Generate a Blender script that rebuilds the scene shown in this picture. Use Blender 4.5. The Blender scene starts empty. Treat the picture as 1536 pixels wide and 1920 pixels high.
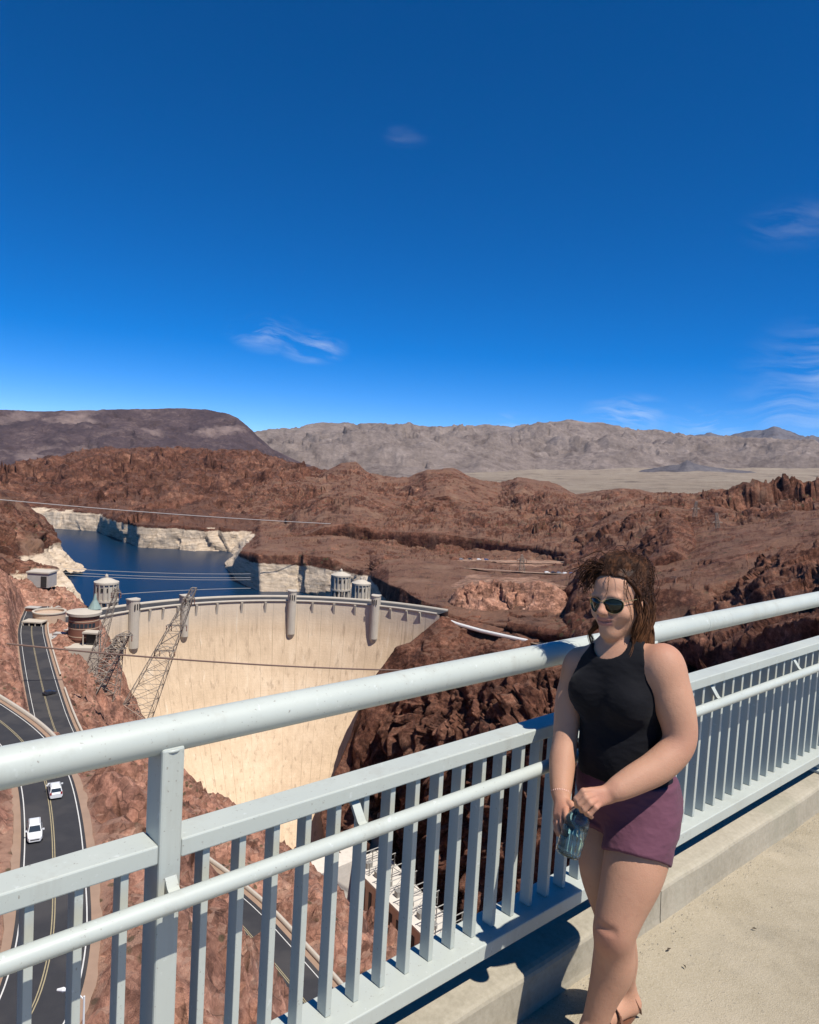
import bpy, math, random
import numpy as np
from mathutils import Vector, Matrix
random.seed(7); RNG = np.random.default_rng(11)
SC = bpy.context.scene
COL = SC.collection
# ------------------------------------------------------------------ camera
FPX, IMW, IMH = 1400.0, 1536.0, 1920.0
PITCH, ROLL, EYE = math.radians(4.0), math.radians(3.3), 1.9
_F = np.array([0, math.cos(PITCH), -math.sin(PITCH)])
_U0 = np.array([0, math.sin(PITCH), math.cos(PITCH)])
_R = math.cos(ROLL)*np.array([1., 0, 0]) + math.sin(ROLL)*_U0
_U = -math.sin(ROLL)*np.array([1., 0, 0]) + math.cos(ROLL)*_U0
_C = np.array([0, 0, EYE])
cam = bpy.data.cameras.new('camera'); camo = bpy.data.objects.new('camera', cam); COL.objects.link(camo)
M = Matrix(((_R[0], _U[0], -_F[0], 0), (_R[1], _U[1], -_F[1], 0), (_R[2], _U[2], -_F[2], EYE), (0, 0, 0, 1)))
camo.matrix_world = M
cam.sensor_fit = 'HORIZONTAL'; cam.sensor_width = 36.0; cam.lens = 36.0*FPX/IMW
cam.clip_start = 0.05; cam.clip_end = 60000
SC.camera = camo
# ------------------------------------------------------------------ railing axes: D runs along the bridge, N points to the walkway
DV = np.array([0.74832, 0.66334, 0.0]); NV = np.array([0.66334, -0.74832, 0.0]); ZV = np.array([0, 0, 1.0])
# ------------------------------------------------------------------ sun and sky
SUN_EL, SUN_OFF = math.radians(61.0), math.radians(3.5)
sh = NV*math.cos(SUN_OFF) + DV*math.sin(SUN_OFF)
SUND = sh*math.cos(SUN_EL) + ZV*math.sin(SUN_EL)
sl = bpy.data.lights.new('sun', 'SUN'); sl.energy = 5.0; sl.angle = math.radians(0.53); sl.color = (1.0, 0.955, 0.89)
so = bpy.data.objects.new('sun', sl); COL.objects.link(so)
so.rotation_euler = Vector(SUND).to_track_quat('Z', 'Y').to_euler(); so.location = (20, -20, 60)
W = bpy.data.worlds.new('World'); SC.world = W; W.use_nodes = True
nt = W.node_tree; nt.nodes.clear()
def wn(t, **k):
    n = nt.nodes.new(t)
    for a, b in k.items(): setattr(n, a, b)
    return n
def sky_direction(px, py):
    v = _F + _R*(px-IMW/2)/FPX + _U*(IMH/2-py)/FPX
    return v/np.linalg.norm(v)
sky = wn('ShaderNodeTexSky', sky_type='NISHITA', sun_disc=False)
sky.sun_elevation = SUN_EL; sky.sun_rotation = math.atan2(sh[0], sh[1])
sky.altitude = 3000; sky.air_density = 0.5; sky.dust_density = 0.0; sky.ozone_density = 2.0
hs = wn('ShaderNodeHueSaturation'); hs.inputs['Saturation'].default_value = 1.52; hs.inputs['Hue'].default_value = 0.5065; hs.inputs['Value'].default_value = 1.2
gm = wn('ShaderNodeGamma'); gm.inputs[1].default_value = 0.9
nt.links.new(sky.outputs[0], gm.inputs[0]); nt.links.new(gm.outputs[0], hs.inputs['Color'])
tc = wn('ShaderNodeTexCoord')
# thin high cirrus: streaked noise inside a few soft patches of the sky
warp = wn('ShaderNodeTexNoise'); warp.inputs['Scale'].default_value = 5.0; warp.inputs['Detail'].default_value = 3
mp = wn('ShaderNodeMapping'); mp.inputs['Scale'].default_value = (1.0, 1.0, 6.5); mp.inputs['Rotation'].default_value = (0.05, 0.16, 0.2)
nt.links.new(tc.outputs['Generated'], warp.inputs['Vector'])
wa = wn('ShaderNodeVectorMath', operation='MULTIPLY_ADD'); wa.inputs[1].default_value = (0.10, 0.10, 0.10)
nt.links.new(warp.outputs['Color'], wa.inputs[0]); nt.links.new(tc.outputs['Generated'], wa.inputs[2])
nt.links.new(wa.outputs[0], mp.inputs['Vector'])
ns = wn('ShaderNodeTexNoise'); ns.inputs['Scale'].default_value = 9.0; ns.inputs['Detail'].default_value = 9; ns.inputs['Roughness'].default_value = 0.62
nt.links.new(mp.outputs[0], ns.inputs['Vector'])
rmp = wn('ShaderNodeMapRange'); rmp.inputs['From Min'].default_value = 0.43; rmp.inputs['From Max'].default_value = 0.80
nt.links.new(ns.outputs[0], rmp.inputs['Value'])
total = None
for (px, py, rad, amt) in ((500, 625, .062, .5), (585, 650, .055, .62), (760, 258, .034, .09), (1490, 420, .07, .16), (1475, 765, .085, .30),
                           (1540, 790, .07, .32), (1180, 780, .07, .65), (960, 800, .05, .6), (1330, 790, .06, .6), (1700, 700, .2, .5), (-500, 560, .2, .5)):
    d = sky_direction(px, py)
    ds = wn('ShaderNodeVectorMath', operation='DISTANCE'); ds.inputs[1].default_value = d
    sq = wn('ShaderNodeVectorMath', operation='MULTIPLY')
    sb = wn('ShaderNodeVectorMath', operation='SUBTRACT'); sb.inputs[1].default_value = d
    nt.links.new(tc.outputs['Generated'], sb.inputs[0]); nt.links.new(sb.outputs[0], sq.inputs[0]); sq.inputs[1].default_value = (1, 1, 2.1)
    ln = wn('ShaderNodeVectorMath', operation='LENGTH'); nt.links.new(sq.outputs[0], ln.inputs[0])
    mr = wn('ShaderNodeMapRange', interpolation_type='SMOOTHSTEP')
    mr.inputs['From Min'].default_value = rad; mr.inputs['From Max'].default_value = 0.0; mr.inputs['To Max'].default_value = amt
    nt.links.new(ln.outputs['Value'], mr.inputs['Value'])
    if total is None: total = mr.outputs[0]
    else:
        mx = wn('ShaderNodeMath', operation='MAXIMUM'); nt.links.new(total, mx.inputs[0]); nt.links.new(mr.outputs[0], mx.inputs[1]); total = mx.outputs[0]
    nt.nodes.remove(ds)
mul = wn('ShaderNodeMath', operation='MULTIPLY'); nt.links.new(total, mul.inputs[0]); nt.links.new(rmp.outputs[0], mul.inputs[1])
mixc = wn('ShaderNodeMix', data_type='RGBA'); mixc.inputs[7].default_value = (6.0, 6.3, 6.5, 1)
nt.links.new(mul.outputs[0], mixc.inputs[0]); nt.links.new(hs.outputs[0], mixc.inputs[6])
bg = wn('ShaderNodeBackground'); bg.inputs['Strength'].default_value = 0.15
nt.links.new(mixc.outputs[2], bg.inputs['Color'])
wo = wn('ShaderNodeOutputWorld'); nt.links.new(bg.outputs[0], wo.inputs['Surface'])
SC.view_settings.view_transform = 'Standard'; SC.view_settings.look = 'None'
SC.view_settings.exposure = 0.2; SC.view_settings.gamma = 1.0; SC.view_settings.use_curve_mapping = False
SC.cycles.use_denoising = True; SC.cycles.max_bounces = 6; SC.cycles.diffuse_bounces = 1
SC.cycles.transparent_max_bounces = 12; SC.cycles.caustics_reflective = False; SC.cycles.caustics_refractive = False

# ------------------------------------------------------------------ placing helpers (metres; the eye is 1.9 m above the walkway)
def ray(px, py): return _F + _R*(px-IMW/2)/FPX + _U*(IMH/2-py)/FPX
def atz(px, py, z):
    d = ray(px, py); return _C + d*((z-EYE)/d[2])
def atr(px, py, r):
    d = ray(px, py); return _C + d*(r/math.hypot(d[0], d[1]))
def atf(px, py, f): return _C + ray(px, py)*f
def rail(d, s, z): return DV*d + NV*s + ZV*z
# ------------------------------------------------------------------ noise
_PERM = np.random.default_rng(3).permutation(256).astype(np.int64); _PERM = np.concatenate([_PERM, _PERM, _PERM])
_G = np.random.default_rng(5).normal(size=(256, 3)); _G /= np.linalg.norm(_G, axis=1)[:, None]
def perlin(P):
    P = np.asarray(P, float); i = np.floor(P).astype(np.int64); f = P-i; i &= 255
    u = f*f*f*(f*(f*6-15)+10); out = np.zeros(len(P))
    for dx in (0, 1):
        for dy in (0, 1):
            for dz in (0, 1):
                h = _PERM[_PERM[_PERM[(i[:, 0]+dx) & 255]+((i[:, 1]+dy) & 255)]+((i[:, 2]+dz) & 255)]
                g = _G[h]
                dot = g[:, 0]*(f[:, 0]-dx)+g[:, 1]*(f[:, 1]-dy)+g[:, 2]*(f[:, 2]-dz)
                w = (u[:, 0] if dx else 1-u[:, 0])*(u[:, 1] if dy else 1-u[:, 1])*(u[:, 2] if dz else 1-u[:, 2])
                out += w*dot
    return out*1.5
def fbm(P, sc, octv=5, gain=.5, ridge=False):
    P = np.asarray(P, float)/sc; a = 1.0; o = np.zeros(len(P)); t = 0
    for k in range(octv):
        n = perlin(P+17.3*k)
        if ridge: n = 1-2*np.abs(n)
        o += a*n; t += a; a *= gain; P = P*2.03
    return o/t
def crag(P, sc, seed=0):      # faceted blocks: every cell has its own height and tilt
    P = np.asarray(P, float)/sc+seed*7.31; b = np.floor(P-.5).astype(np.int64); best = np.full(len(P), 1e9); out = np.zeros(len(P))
    for dx in (0, 1):
        for dy in (0, 1):
            for dz in (0, 1):
                c = b+np.array([dx, dy, dz]); h = _PERM[_PERM[_PERM[c[:, 0] & 255]+(c[:, 1] & 255)]+(c[:, 2] & 255)]
                q = P-(c+.5+.42*_G[h]); d = (q*q).sum(1); m = d < best; best[m] = d[m]
                h2 = _PERM[h+17]; out[m] = (h2[m]/127.5-1)*.6+(q[m]*_G[h2[m]]).sum(1)*1.3
    return out
# ------------------------------------------------------------------ objects
ROOT = {}
def tag(o, label=None, cat=None, group=None, kind=None):
    if label: o['label'] = label
    if cat: o['category'] = cat
    if group: o['group'] = group
    if kind: o['kind'] = kind
    return o
def thing(name, loc, label, cat, group=None):
    o = bpy.data.objects.new(name, None); COL.objects.link(o); o.location = Vector([float(v) for v in loc]); o.empty_display_size = .2
    ROOT[o] = np.array(loc, float)
    return tag(o, label, cat, group)
def raw_mesh(name, V, faces, smooth=False):
    me = bpy.data.meshes.new(name); V = np.asarray(V, np.float32)
    if isinstance(faces, np.ndarray):
        n, k = faces.shape
        me.vertices.add(len(V)); me.vertices.foreach_set('co', V.ravel())
        me.loops.add(n*k); me.loops.foreach_set('vertex_index', faces.astype(np.int32).ravel())
        me.polygons.add(n); me.polygons.foreach_set('loop_start', np.arange(0, n*k, k, dtype=np.int32))
        me.update(calc_edges=True)
    else:
        me.from_pydata([tuple(map(float, v)) for v in V], [], faces)
    if smooth: me.polygons.foreach_set('use_smooth', np.ones(len(me.polygons), bool))
    me.update(); return me
def link(name, me, mat, parent=None, **kw):
    o = bpy.data.objects.new(name, me); COL.objects.link(o)
    if mat is not None and not me.materials: me.materials.append(mat)
    if parent is not None:
        o.parent = parent
        ROOT[o] = ROOT.get(parent, np.zeros(3))
    return tag(o, **kw)
class MB:
    def __init__(s): s.v = []; s.f = []
    def add(s, V, Fc):
        b = len(s.v); s.v.extend([tuple(map(float, p)) for p in V]); s.f.extend([tuple(b+i for i in q) for q in Fc]); return s
    def hexa(s, P):     # 8 points: bottom ring 0-3, top ring 4-7
        return s.add(P, [(3, 2, 1, 0), (4, 5, 6, 7), (0, 1, 5, 4), (1, 2, 6, 5), (2, 3, 7, 6), (3, 0, 4, 7)])
    def obox(s, c, ax, ay, az):   # oriented box, half-axis vectors
        c, ax, ay, az = map(lambda q: np.asarray(q, float), (c, ax, ay, az))
        return s.hexa([c-ax-ay-az, c+ax-ay-az, c+ax+ay-az, c-ax+ay-az, c-ax-ay+az, c+ax-ay+az, c+ax+ay+az, c-ax+ay+az])
    def box(s, x0, x1, y0, y1, z0, z1):
        return s.hexa([(x0, y0, z0), (x1, y0, z0), (x1, y1, z0), (x0, y1, z0), (x0, y0, z1), (x1, y0, z1), (x1, y1, z1), (x0, y1, z1)])
    def tube(s, pts, rad, n=6, cap=True):
        pts = [np.asarray(p, float) for p in pts]; R = rad if hasattr(rad, '__len__') else [rad]*len(pts)
        rings = []; b = len(s.v); ref = None
        for i, p in enumerate(pts):
            t = pts[min(i+1, len(pts)-1)]-pts[max(i-1, 0)]; t = t/(np.linalg.norm(t)+1e-12)
            if ref is None: ref = np.array([0, 0, 1.]) if abs(t[2]) < .9 else np.array([1., 0, 0])
            u = ref-t*(ref@t); u /= np.linalg.norm(u)+1e-12; w = np.cross(t, u); ref = u
            for k in range(n):
                a = 2*math.pi*k/n; s.v.append(tuple(p+(u*math.cos(a)+w*math.sin(a))*R[i]))
        for i in range(len(pts)-1):
            for k in range(n):
                s.f.append((b+i*n+k, b+i*n+(k+1) % n, b+(i+1)*n+(k+1) % n, b+(i+1)*n+k))
        if cap:
            s.f.append(tuple(b+k for k in range(n))[::-1]); e = b+(len(pts)-1)*n; s.f.append(tuple(e+k for k in range(n)))
        return s
    def lathe(s, c, prof, n=24, a0=0, a1=2*math.pi, cap=True):   # prof: (radius, z)
        b = len(s.v); full = abs(a1-a0-2*math.pi) < 1e-6; m = n if full else n+1
        for r, z in prof:
            for k in range(m):
                a = a0+(a1-a0)*k/n; s.v.append((c[0]+r*math.cos(a), c[1]+r*math.sin(a), c[2]+z))
        for i in range(len(prof)-1):
            for k in range(n):
                k2 = (k+1) % m
                s.f.append((b+i*m+k, b+i*m+k2, b+(i+1)*m+k2, b+(i+1)*m+k))
        if cap and full:
            s.f.append(tuple(b+k for k in range(m))[::-1]); e = b+(len(prof)-1)*m; s.f.append(tuple(e+k for k in range(m)))
        return s
    def build(s, name, mat, parent=None, smooth=False, bevel=0, **kw):
        off = ROOT.get(parent, np.zeros(3)) if parent is not None else np.zeros(3)
        me = raw_mesh(name, np.array(s.v)-off, s.f, smooth)
        o = link(name, me, mat, parent, **kw)
        if bevel:
            m = o.modifiers.new('bevel', 'BEVEL'); m.width = bevel; m.segments = 2; m.limit_method = 'ANGLE'
        return o
# ------------------------------------------------------------------ materials
MATS = {}
class NT:
    def __init__(s, name):
        s.m = bpy.data.materials.new(name); s.m.use_nodes = True; s.t = s.m.node_tree; s.b = s.t.nodes['Principled BSDF']
    def n(s, t, _i=None, **k):
        q = s.t.nodes.new(t)
        for a, b in k.items(): setattr(q, a, b)
        for a, b in (_i or {}).items():
            if hasattr(b, 'node'): s.t.links.new(b, q.inputs[a])
            else: q.inputs[a].default_value = b
        return q
    def pos(s): return s.n('ShaderNodeNewGeometry').outputs['Position']
    def noise(s, scale, det=4, rough=.55, vec=None, sx=None):
        v = vec or s.pos()
        if sx: v = s.n('ShaderNodeMapping', {'Vector': v, 'Scale': sx}).outputs[0]
        return s.n('ShaderNodeTexNoise', {'Vector': v, 'Scale': scale, 'Detail': det, 'Roughness': rough}).outputs[0]
    def ramp(s, fac, stops):
        q = s.n('ShaderNodeValToRGB', {'Fac': fac}); e = q.color_ramp.elements
        while len(e) < len(stops): e.new(.5)
        for k, (p, c) in enumerate(stops): e[k].position = p; e[k].color = (*c, 1) if len(c) == 3 else c
        return q.outputs[0]
    def mix(s, f, a, b, mode='MIX'):
        q = s.n('ShaderNodeMix', data_type='RGBA', blend_type=mode)
        for i, v in ((0, f), (6, a), (7, b)):
            if hasattr(v, 'node'): s.t.links.new(v, q.inputs[i])
            else: q.inputs[i].default_value = (*v, 1) if isinstance(v, tuple) and len(v) == 3 else v
        return q.outputs[2]
    def math(s, op, a, b=0.0, c=None):
        q = s.n('ShaderNodeMath', operation=op)
        for i, v in enumerate((a, b) if c is None else (a, b, c)):
            if hasattr(v, 'node'): s.t.links.new(v, q.inputs[i])
            else: q.inputs[i].default_value = v
        return q.outputs[0]
    def rng(s, v, a, b, c=0., d=1.): return s.n('ShaderNodeMapRange', {'Value': v, 'From Min': a, 'From Max': b, 'To Min': c, 'To Max': d}).outputs[0]
    def color(s, c):
        if hasattr(c, 'node'): s.t.links.new(c, s.b.inputs['Base Color'])
        else: s.b.inputs['Base Color'].default_value = (*c, 1)
    def set(s, **k):
        for a, v in k.items():
            a = a.replace('_', ' ')
            if hasattr(v, 'node'): s.t.links.new(v, s.b.inputs[a])
            else: s.b.inputs[a].default_value = v
    def bump(s, h, strength=.4, dist=.1):
        q = s.n('ShaderNodeBump', {'Height': h, 'Strength': strength, 'Distance': dist}); s.t.links.new(q.outputs[0], s.b.inputs['Normal'])
def simple(name, c, rough=.6, metal=0., var=.12, nscale=3., bump=0., bscale=40.):
    if name in MATS: return MATS[name]
    t = NT(name); n = t.noise(nscale, 5)
    col = t.mix(n, tuple(v*(1-var) for v in c), tuple(min(1, v*(1+var)) for v in c)); t.color(col)
    t.set(Roughness=rough, Metallic=metal)
    if bump: t.bump(t.noise(bscale, 4), bump, .02)
    MATS[name] = t.m; return t.m
def rock(name, stops, sc=1.0, ring=None, shrub=0., pale=None, soil=None):
    t = NT(name)
    p = t.pos()
    a = t.noise(.035/sc, 8, .62, p); b = t.noise(.25/sc, 7, .65, p); c = t.noise(.9/sc, 5, .7, p)
    f = t.math('ADD', t.math('MULTIPLY', a, .45), t.math('ADD', t.math('MULTIPLY', b, .35), t.math('MULTIPLY', c, .2)))
    f = t.rng(f, .38, .62)
    col = t.ramp(f, stops)
    wp = t.n('ShaderNodeVectorMath', {0: t.n('ShaderNodeTexNoise', {'Vector': p, 'Scale': .12/sc, 'Detail': 4}).outputs['Color'], 1: (5*sc, 5*sc, 5*sc), 2: p}, operation='MULTIPLY_ADD').outputs[0]
    for vs, lo_, hi_ in () if sc > 5 else ((.055/sc, .74, 1.22), (.21/sc, .70, 1.28)):
        vo = t.n('ShaderNodeTexVoronoi', {'Vector': t.n('ShaderNodeMapping', {'Vector': wp, 'Scale': (1, 1, 1.6), 'Rotation': (.2, .1, .4)}).outputs[0], 'Scale': vs})
        g_ = t.rng(t.n('ShaderNodeSeparateColor', {'Color': vo.outputs['Color']}).outputs[0], 0, 1, lo_, hi_)
        col = t.mix(1.0, col, t.n('ShaderNodeCombineColor', {0: g_, 1: g_, 2: g_}).outputs[0], 'MULTIPLY')
    ve = t.n('ShaderNodeTexVoronoi', {'Vector': wp, 'Scale': .13/sc}, feature='DISTANCE_TO_EDGE').outputs['Distance']
    if sc < 5: col = t.mix(t.math('MULTIPLY', t.rng(ve, .05, .0, 0, .7), t.rng(t.noise(.11/sc, 3, .5, p), .50, .60)), col, (.045, .026, .02))
    if soil:        # fine soil gathers where the ground lies flat enough
        nz_ = t.n('ShaderNodeSeparateXYZ', {'Vector': t.n('ShaderNodeNewGeometry').outputs['True Normal']}).outputs['Z']
        nz_ = t.math('ADD', nz_, t.math('MULTIPLY', t.math('SUBTRACT', t.noise(.05/sc, 6, .65, p), .5), .9))
        col = t.mix(t.rng(nz_, .80, .96, 0, .85), col, t.mix(t.noise(.5/sc, 5, .7, p), tuple(v*.8 for v in soil), tuple(v*1.2 for v in soil)))
    if shrub:
        vs_ = t.n('ShaderNodeTexVoronoi', {'Vector': p, 'Scale': shrub}).outputs['Distance']
        col = t.mix(t.math('MULTIPLY', t.rng(vs_, .26, .18, 0, .8), t.rng(t.noise(.04, 3, .5, p), .48, .56)), col, (.085, .075, .04))
    # desert varnish: dark blotches of their own
    vn = t.noise(.05/sc, 7, .7, t.n('ShaderNodeMapping', {'Vector': p, 'Location': (31., 7., 3.), 'Scale': (1, 1, .45)}).outputs[0])
    col = t.mix(t.rng(vn, .53, .68, 0, .62), col, (.055, .034, .03))
    if pale:
        pn = t.noise(.02/sc, 6, .6, t.n('ShaderNodeMapping', {'Vector': p, 'Location': (3., 77., 13.)}).outputs[0])
        col = t.mix(t.rng(pn, .56, .68, 0, .75), col, pale)
    if ring:
        z = t.n('ShaderNodeSeparateXYZ', {'Vector': p}).outputs['Z']
        zz = t.math('ADD', z, t.math('MULTIPLY', t.math('SUBTRACT', t.noise(.05, 4, .6, p), .5), 9.))
        rc = t.ramp(t.rng(t.noise(.16, 8, .72, t.n('ShaderNodeMapping', {'Vector': p, 'Scale': (.35, .35, 3.2)}).outputs[0]), .3, .7), [(0, (.17, .115, .08)), (.28, (.54, .415, .29)), (.6, (.70, .555, .40)), (1, (.80, .67, .52))])
        col = t.mix(t.rng(zz, ring+.8, ring-.8), col, rc)
    t.color(col); t.set(Roughness=.95); t.b.inputs['Specular IOR Level'].default_value = .15
    t.bump(t.math('ADD', b, t.math('MULTIPLY', t.noise(2.2/sc, 6, .7, p), .5)), .9, 2.0*sc)
    MATS[name] = t.m; return t.m
RED = [(0, (.042, .019, .013)), (.35, (.104, .043, .028)), (.65, (.168, .074, .046)), (1, (.29, .15, .098))]
REDN = [(0, (.16, .075, .052)), (.35, (.30, .145, .098)), (.65, (.40, .205, .138)), (1, (.52, .32, .225))]
rock('red_rock_near', REDN, .35, shrub=.45, soil=(.40, .235, .165))
rock('bluff_rock', [(0, (.12, .055, .036)), (.35, (.30, .15, .098)), (.65, (.40, .21, .14)), (1, (.50, .30, .21))], .6)
rock('red_rock_wall', RED, .6, soil=(.17, .09, .06))
rock('red_rock_hill', RED, 1.0, ring=-113.0, shrub=.16, pale=(.25, .15, .10), soil=(.20, .11, .073))
rock('bench_soil', [(0, (.26, .14, .09)), (.5, (.34, .195, .13)), (1, (.42, .26, .18))], .8, shrub=.16)
rock('red_rock_far', RED, 2.2, ring=-113.0, soil=(.145, .076, .053))
rock('mesa_rock', [(0, (.05, .036, .042)), (.4, (.08, .056, .060)), (.7, (.11, .076, .076)), (1, (.19, .135, .12))], 9, pale=(.30, .22, .19))
rock('range_rock', [(0, (.15, .115, .095)), (.4, (.21, .165, .138)), (.7, (.265, .21, .178)), (1, (.345, .28, .238))], 14)
rock('peak_rock', [(0, (.10, .09, .10)), (.5, (.15, .135, .14)), (1, (.22, .195, .19))], 20)
rock('plain_soil', [(0, (.26, .20, .145)), (.5, (.335, .265, .195)), (1, (.41, .335, .25))], 12)
# ================================================================== TERRAIN
def smooth01(x): x = np.clip(x, 0, 1); return x*x*(3-2*x)
def curve_at(cv, pxs, prev=None):
    a = np.array([q[0] for q in cv], float); py = np.interp(pxs, a, [q[1] for q in cv])
    if cv[0][2] is None:           # cliff above the previous curve: same range plus a step
        r = prev + np.interp(pxs, a, [q[3] for q in cv])
    elif cv[0][2] < 0:             # known height: a shore or a road
        z = np.interp(pxs, a, [q[2] for q in cv]); d = [ray(x, y) for x, y in zip(pxs, py)]
        r = np.array([(zz-EYE)/q[2]*math.hypot(q[0], q[1]) for zz, q in zip(z, d)])
    else: r = np.interp(pxs, a, [q[2] for q in cv])
    return np.array([atr(x, y, q) for x, y, q in zip(pxs, py, r)]), r
def grid_faces(nv, nu):
    i = np.arange(nv*nu).reshape(nv, nu)
    return np.stack([i[:-1, :-1], i[:-1, 1:], i[1:, 1:], i[1:, :-1]], -1).reshape(-1, 4)
def loft(name, curves, px0, px1, nu, rows, amps, scale, mat, ridge=.5, stretch=(1, 1, 1), jag=0., blocky=0., crags=()):
    pxs = np.linspace(px0, px1, nu); L = []; prev = None
    for cv in curves:
        P, prev = curve_at(cv, pxs, prev); L.append(P)
    V = []; A = []
    for k in range(len(L)-1):
        for j in range(rows[k]):
            t = j/rows[k]; V.append(L[k]*(1-t)+L[k+1]*t); A.append(np.full(nu, amps[k]*(1-t)+amps[k+1]*t))
    V.append(L[-1]); A.append(np.full(nu, amps[-1])); V = np.array(V); A = np.array(A)
    du = np.gradient(V, axis=1); dv = np.gradient(V, axis=0); N = np.cross(du, dv); N /= np.linalg.norm(N, axis=2)[..., None]+1e-9
    flip = np.sign((N*(np.array([0, 0, 200.])-V)).sum(2)); N *= flip[..., None]
    # smoothed normals so the relief does not tear at kinks
    for _ in range(6):
        Q = N.copy(); Q[1:-1] = (N[:-2]+N[2:]+2*N[1:-1])/4; Q[:, 1:-1] = (Q[:, :-2]+Q[:, 2:]+2*Q[:, 1:-1])/4; N = Q
    N /= np.linalg.norm(N, axis=2)[..., None]+1e-9
    P = V.reshape(-1, 3)*np.array(stretch)
    n = (1-ridge)*fbm(P, scale, 6, .52) + ridge*(fbm(P+91.7, scale*1.4, 6, .55, True)-.25)
    if blocky:
        q = fbm(P+41., scale*.5, 3, .5)*4; n += blocky*(np.round(q)+.35*(q-np.round(q))-q)*.25
    if crags:      # crags break out in patches between smoother slopes
        cm = .42+1.2*smooth01((fbm(P+13., scale*1.3, 3, .5)+.18)/.5)
        for k, (s_, a_) in enumerate(crags): n = n+a_*cm*crag(P, s_, k+1)
    d = (A.ravel()*n)[:, None]*N.reshape(-1, 3)
    if jag: d += (A.ravel()*jag)[:, None]*np.stack([fbm(P+s, scale*.35, 4, .6) for s in (7., 37., 67.)], 1)
    V = V.reshape(-1, 3)+d
    me = raw_mesh(name, V, grid_faces(sum(rows)+1, nu))
    return link(name, me, MATS[mat], kind='structure')
def up(cv, dy, dr): return [(q[0], q[1]+dy, q[2]+dr) for q in cv]
# ---- far country
crest = [(-500, 772, 6500), (0, 770, 6500), (100, 772, 6500), (200, 768, 6500), (330, 766, 6500), (385, 768, 6450), (420, 774, 6400), (445, 783, 6350), (463, 798, 6300), (480, 815, 6250), (510, 842, 6200), (545, 860, 6150), (590, 877, 6100), (640, 892, 6000)]
cliff = [(q[0], q[1]+(14 if q[0] < 440 else 5), q[2]-110) for q in crest]
loft('mesa', [[(-500, 935, 4300), (640, 935, 4300)], [(-500, 850, 5500), (0, 850, 5500), (300, 838, 5500), (430, 845, 5500), (520, 872, 5500), (640, 905, 5500)], cliff, crest, up(crest, 6, 1500)],
     -500, 640, 460, [30, 40, 10, 8], [30, 110, 60, 26, 10], 420, 'mesa_rock', .75, (1, 1, .4), .1, 0., ((160, .12), (60, .06)))
cr = [(380, 830, 13500), (480, 818, 13500), (560, 814, 13500), (600, 803, 13500), (645, 795, 13500), (700, 797, 13500), (760, 797, 13500), (840, 801, 13700), (900, 797, 14000), (960, 803, 14000), (1020, 795, 14000), (1070, 796, 14000), (1120, 803, 14000), (1180, 812, 14000), (1260, 822, 14500), (1330, 830, 14800), (1400, 834, 15000), (1480, 840, 15000), (1600, 846, 15000)]
loft('mountain_range', [[(380, 935, 5600), (900, 930, 5600), (1000, 905, 9300), (1600, 912, 9300)], [(380, 885, 8200), (900, 884, 8200), (1000, 878, 10000), (1250, 872, 10300), (1600, 880, 10300)], [(380, 858, 10500), (700, 850, 10500), (1000, 846, 11800), (1300, 858, 12000), (1600, 880, 12000)], cr, up(cr, 20, 2500)],
     380, 1600, 560, [20, 36, 44, 8], [30, 320, 640, 210, 80], 1700, 'range_rock', .9, (1, 1, .3), .06, 0., ((700, .09), (260, .045)))
cr = [(1000, 850, 21000), (1100, 835, 21000), (1180, 822, 21000), (1215, 812, 21000), (1240, 811, 21000), (1275, 822, 21000), (1330, 817, 21000), (1360, 818, 21000), (1400, 812, 21000), (1430, 810, 21000), (1452, 802, 21000), (1475, 812, 21000), (1510, 824, 21000), (1540, 833, 21000), (1700, 838, 21000), (2000, 828, 21000)]
loft('far_peaks', [[(1000, 915, 12000), (2000, 930, 12000)], [(1000, 868, 17000), (1500, 862, 17000), (2000, 870, 17000)], cr, up(cr, 25, 4000)], 1000, 2000, 420, [16, 44, 8], [60, 480, 260, 60], 1700, 'peak_rock', .8, (1, 1, .4), .1, 0., ((500, .12),))
loft('desert_plain', [[(820, 955, 1900), (2000, 970, 1900)], [(820, 930, 2800), (2000, 945, 2800)], [(820, 893, 6000), (1050, 893, 6000), (1300, 892, 6500), (2000, 905, 6500)], [(820, 884, 9500), (1050, 882, 9500), (1300, 878, 9800), (2000, 885, 10000)]], 820, 2000, 240, [14, 40, 26], [4, 14, 34, 60], 500, 'plain_soil', .3)
loft('desert_knoll', [[(1170, 893, 7600), (1420, 893, 7600)], [(1170, 890, 8000), (1215, 880, 8000), (1250, 874, 8000), (1275, 870, 8000), (1288, 862, 8000), (1300, 868, 8000), (1335, 876, 8000), (1420, 886, 8000)], [(1170, 900, 8700), (1420, 905, 8700)]], 1170, 1420, 90, [16, 12], [10, 40, 10], 200, 'peak_rock', .7)
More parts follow.
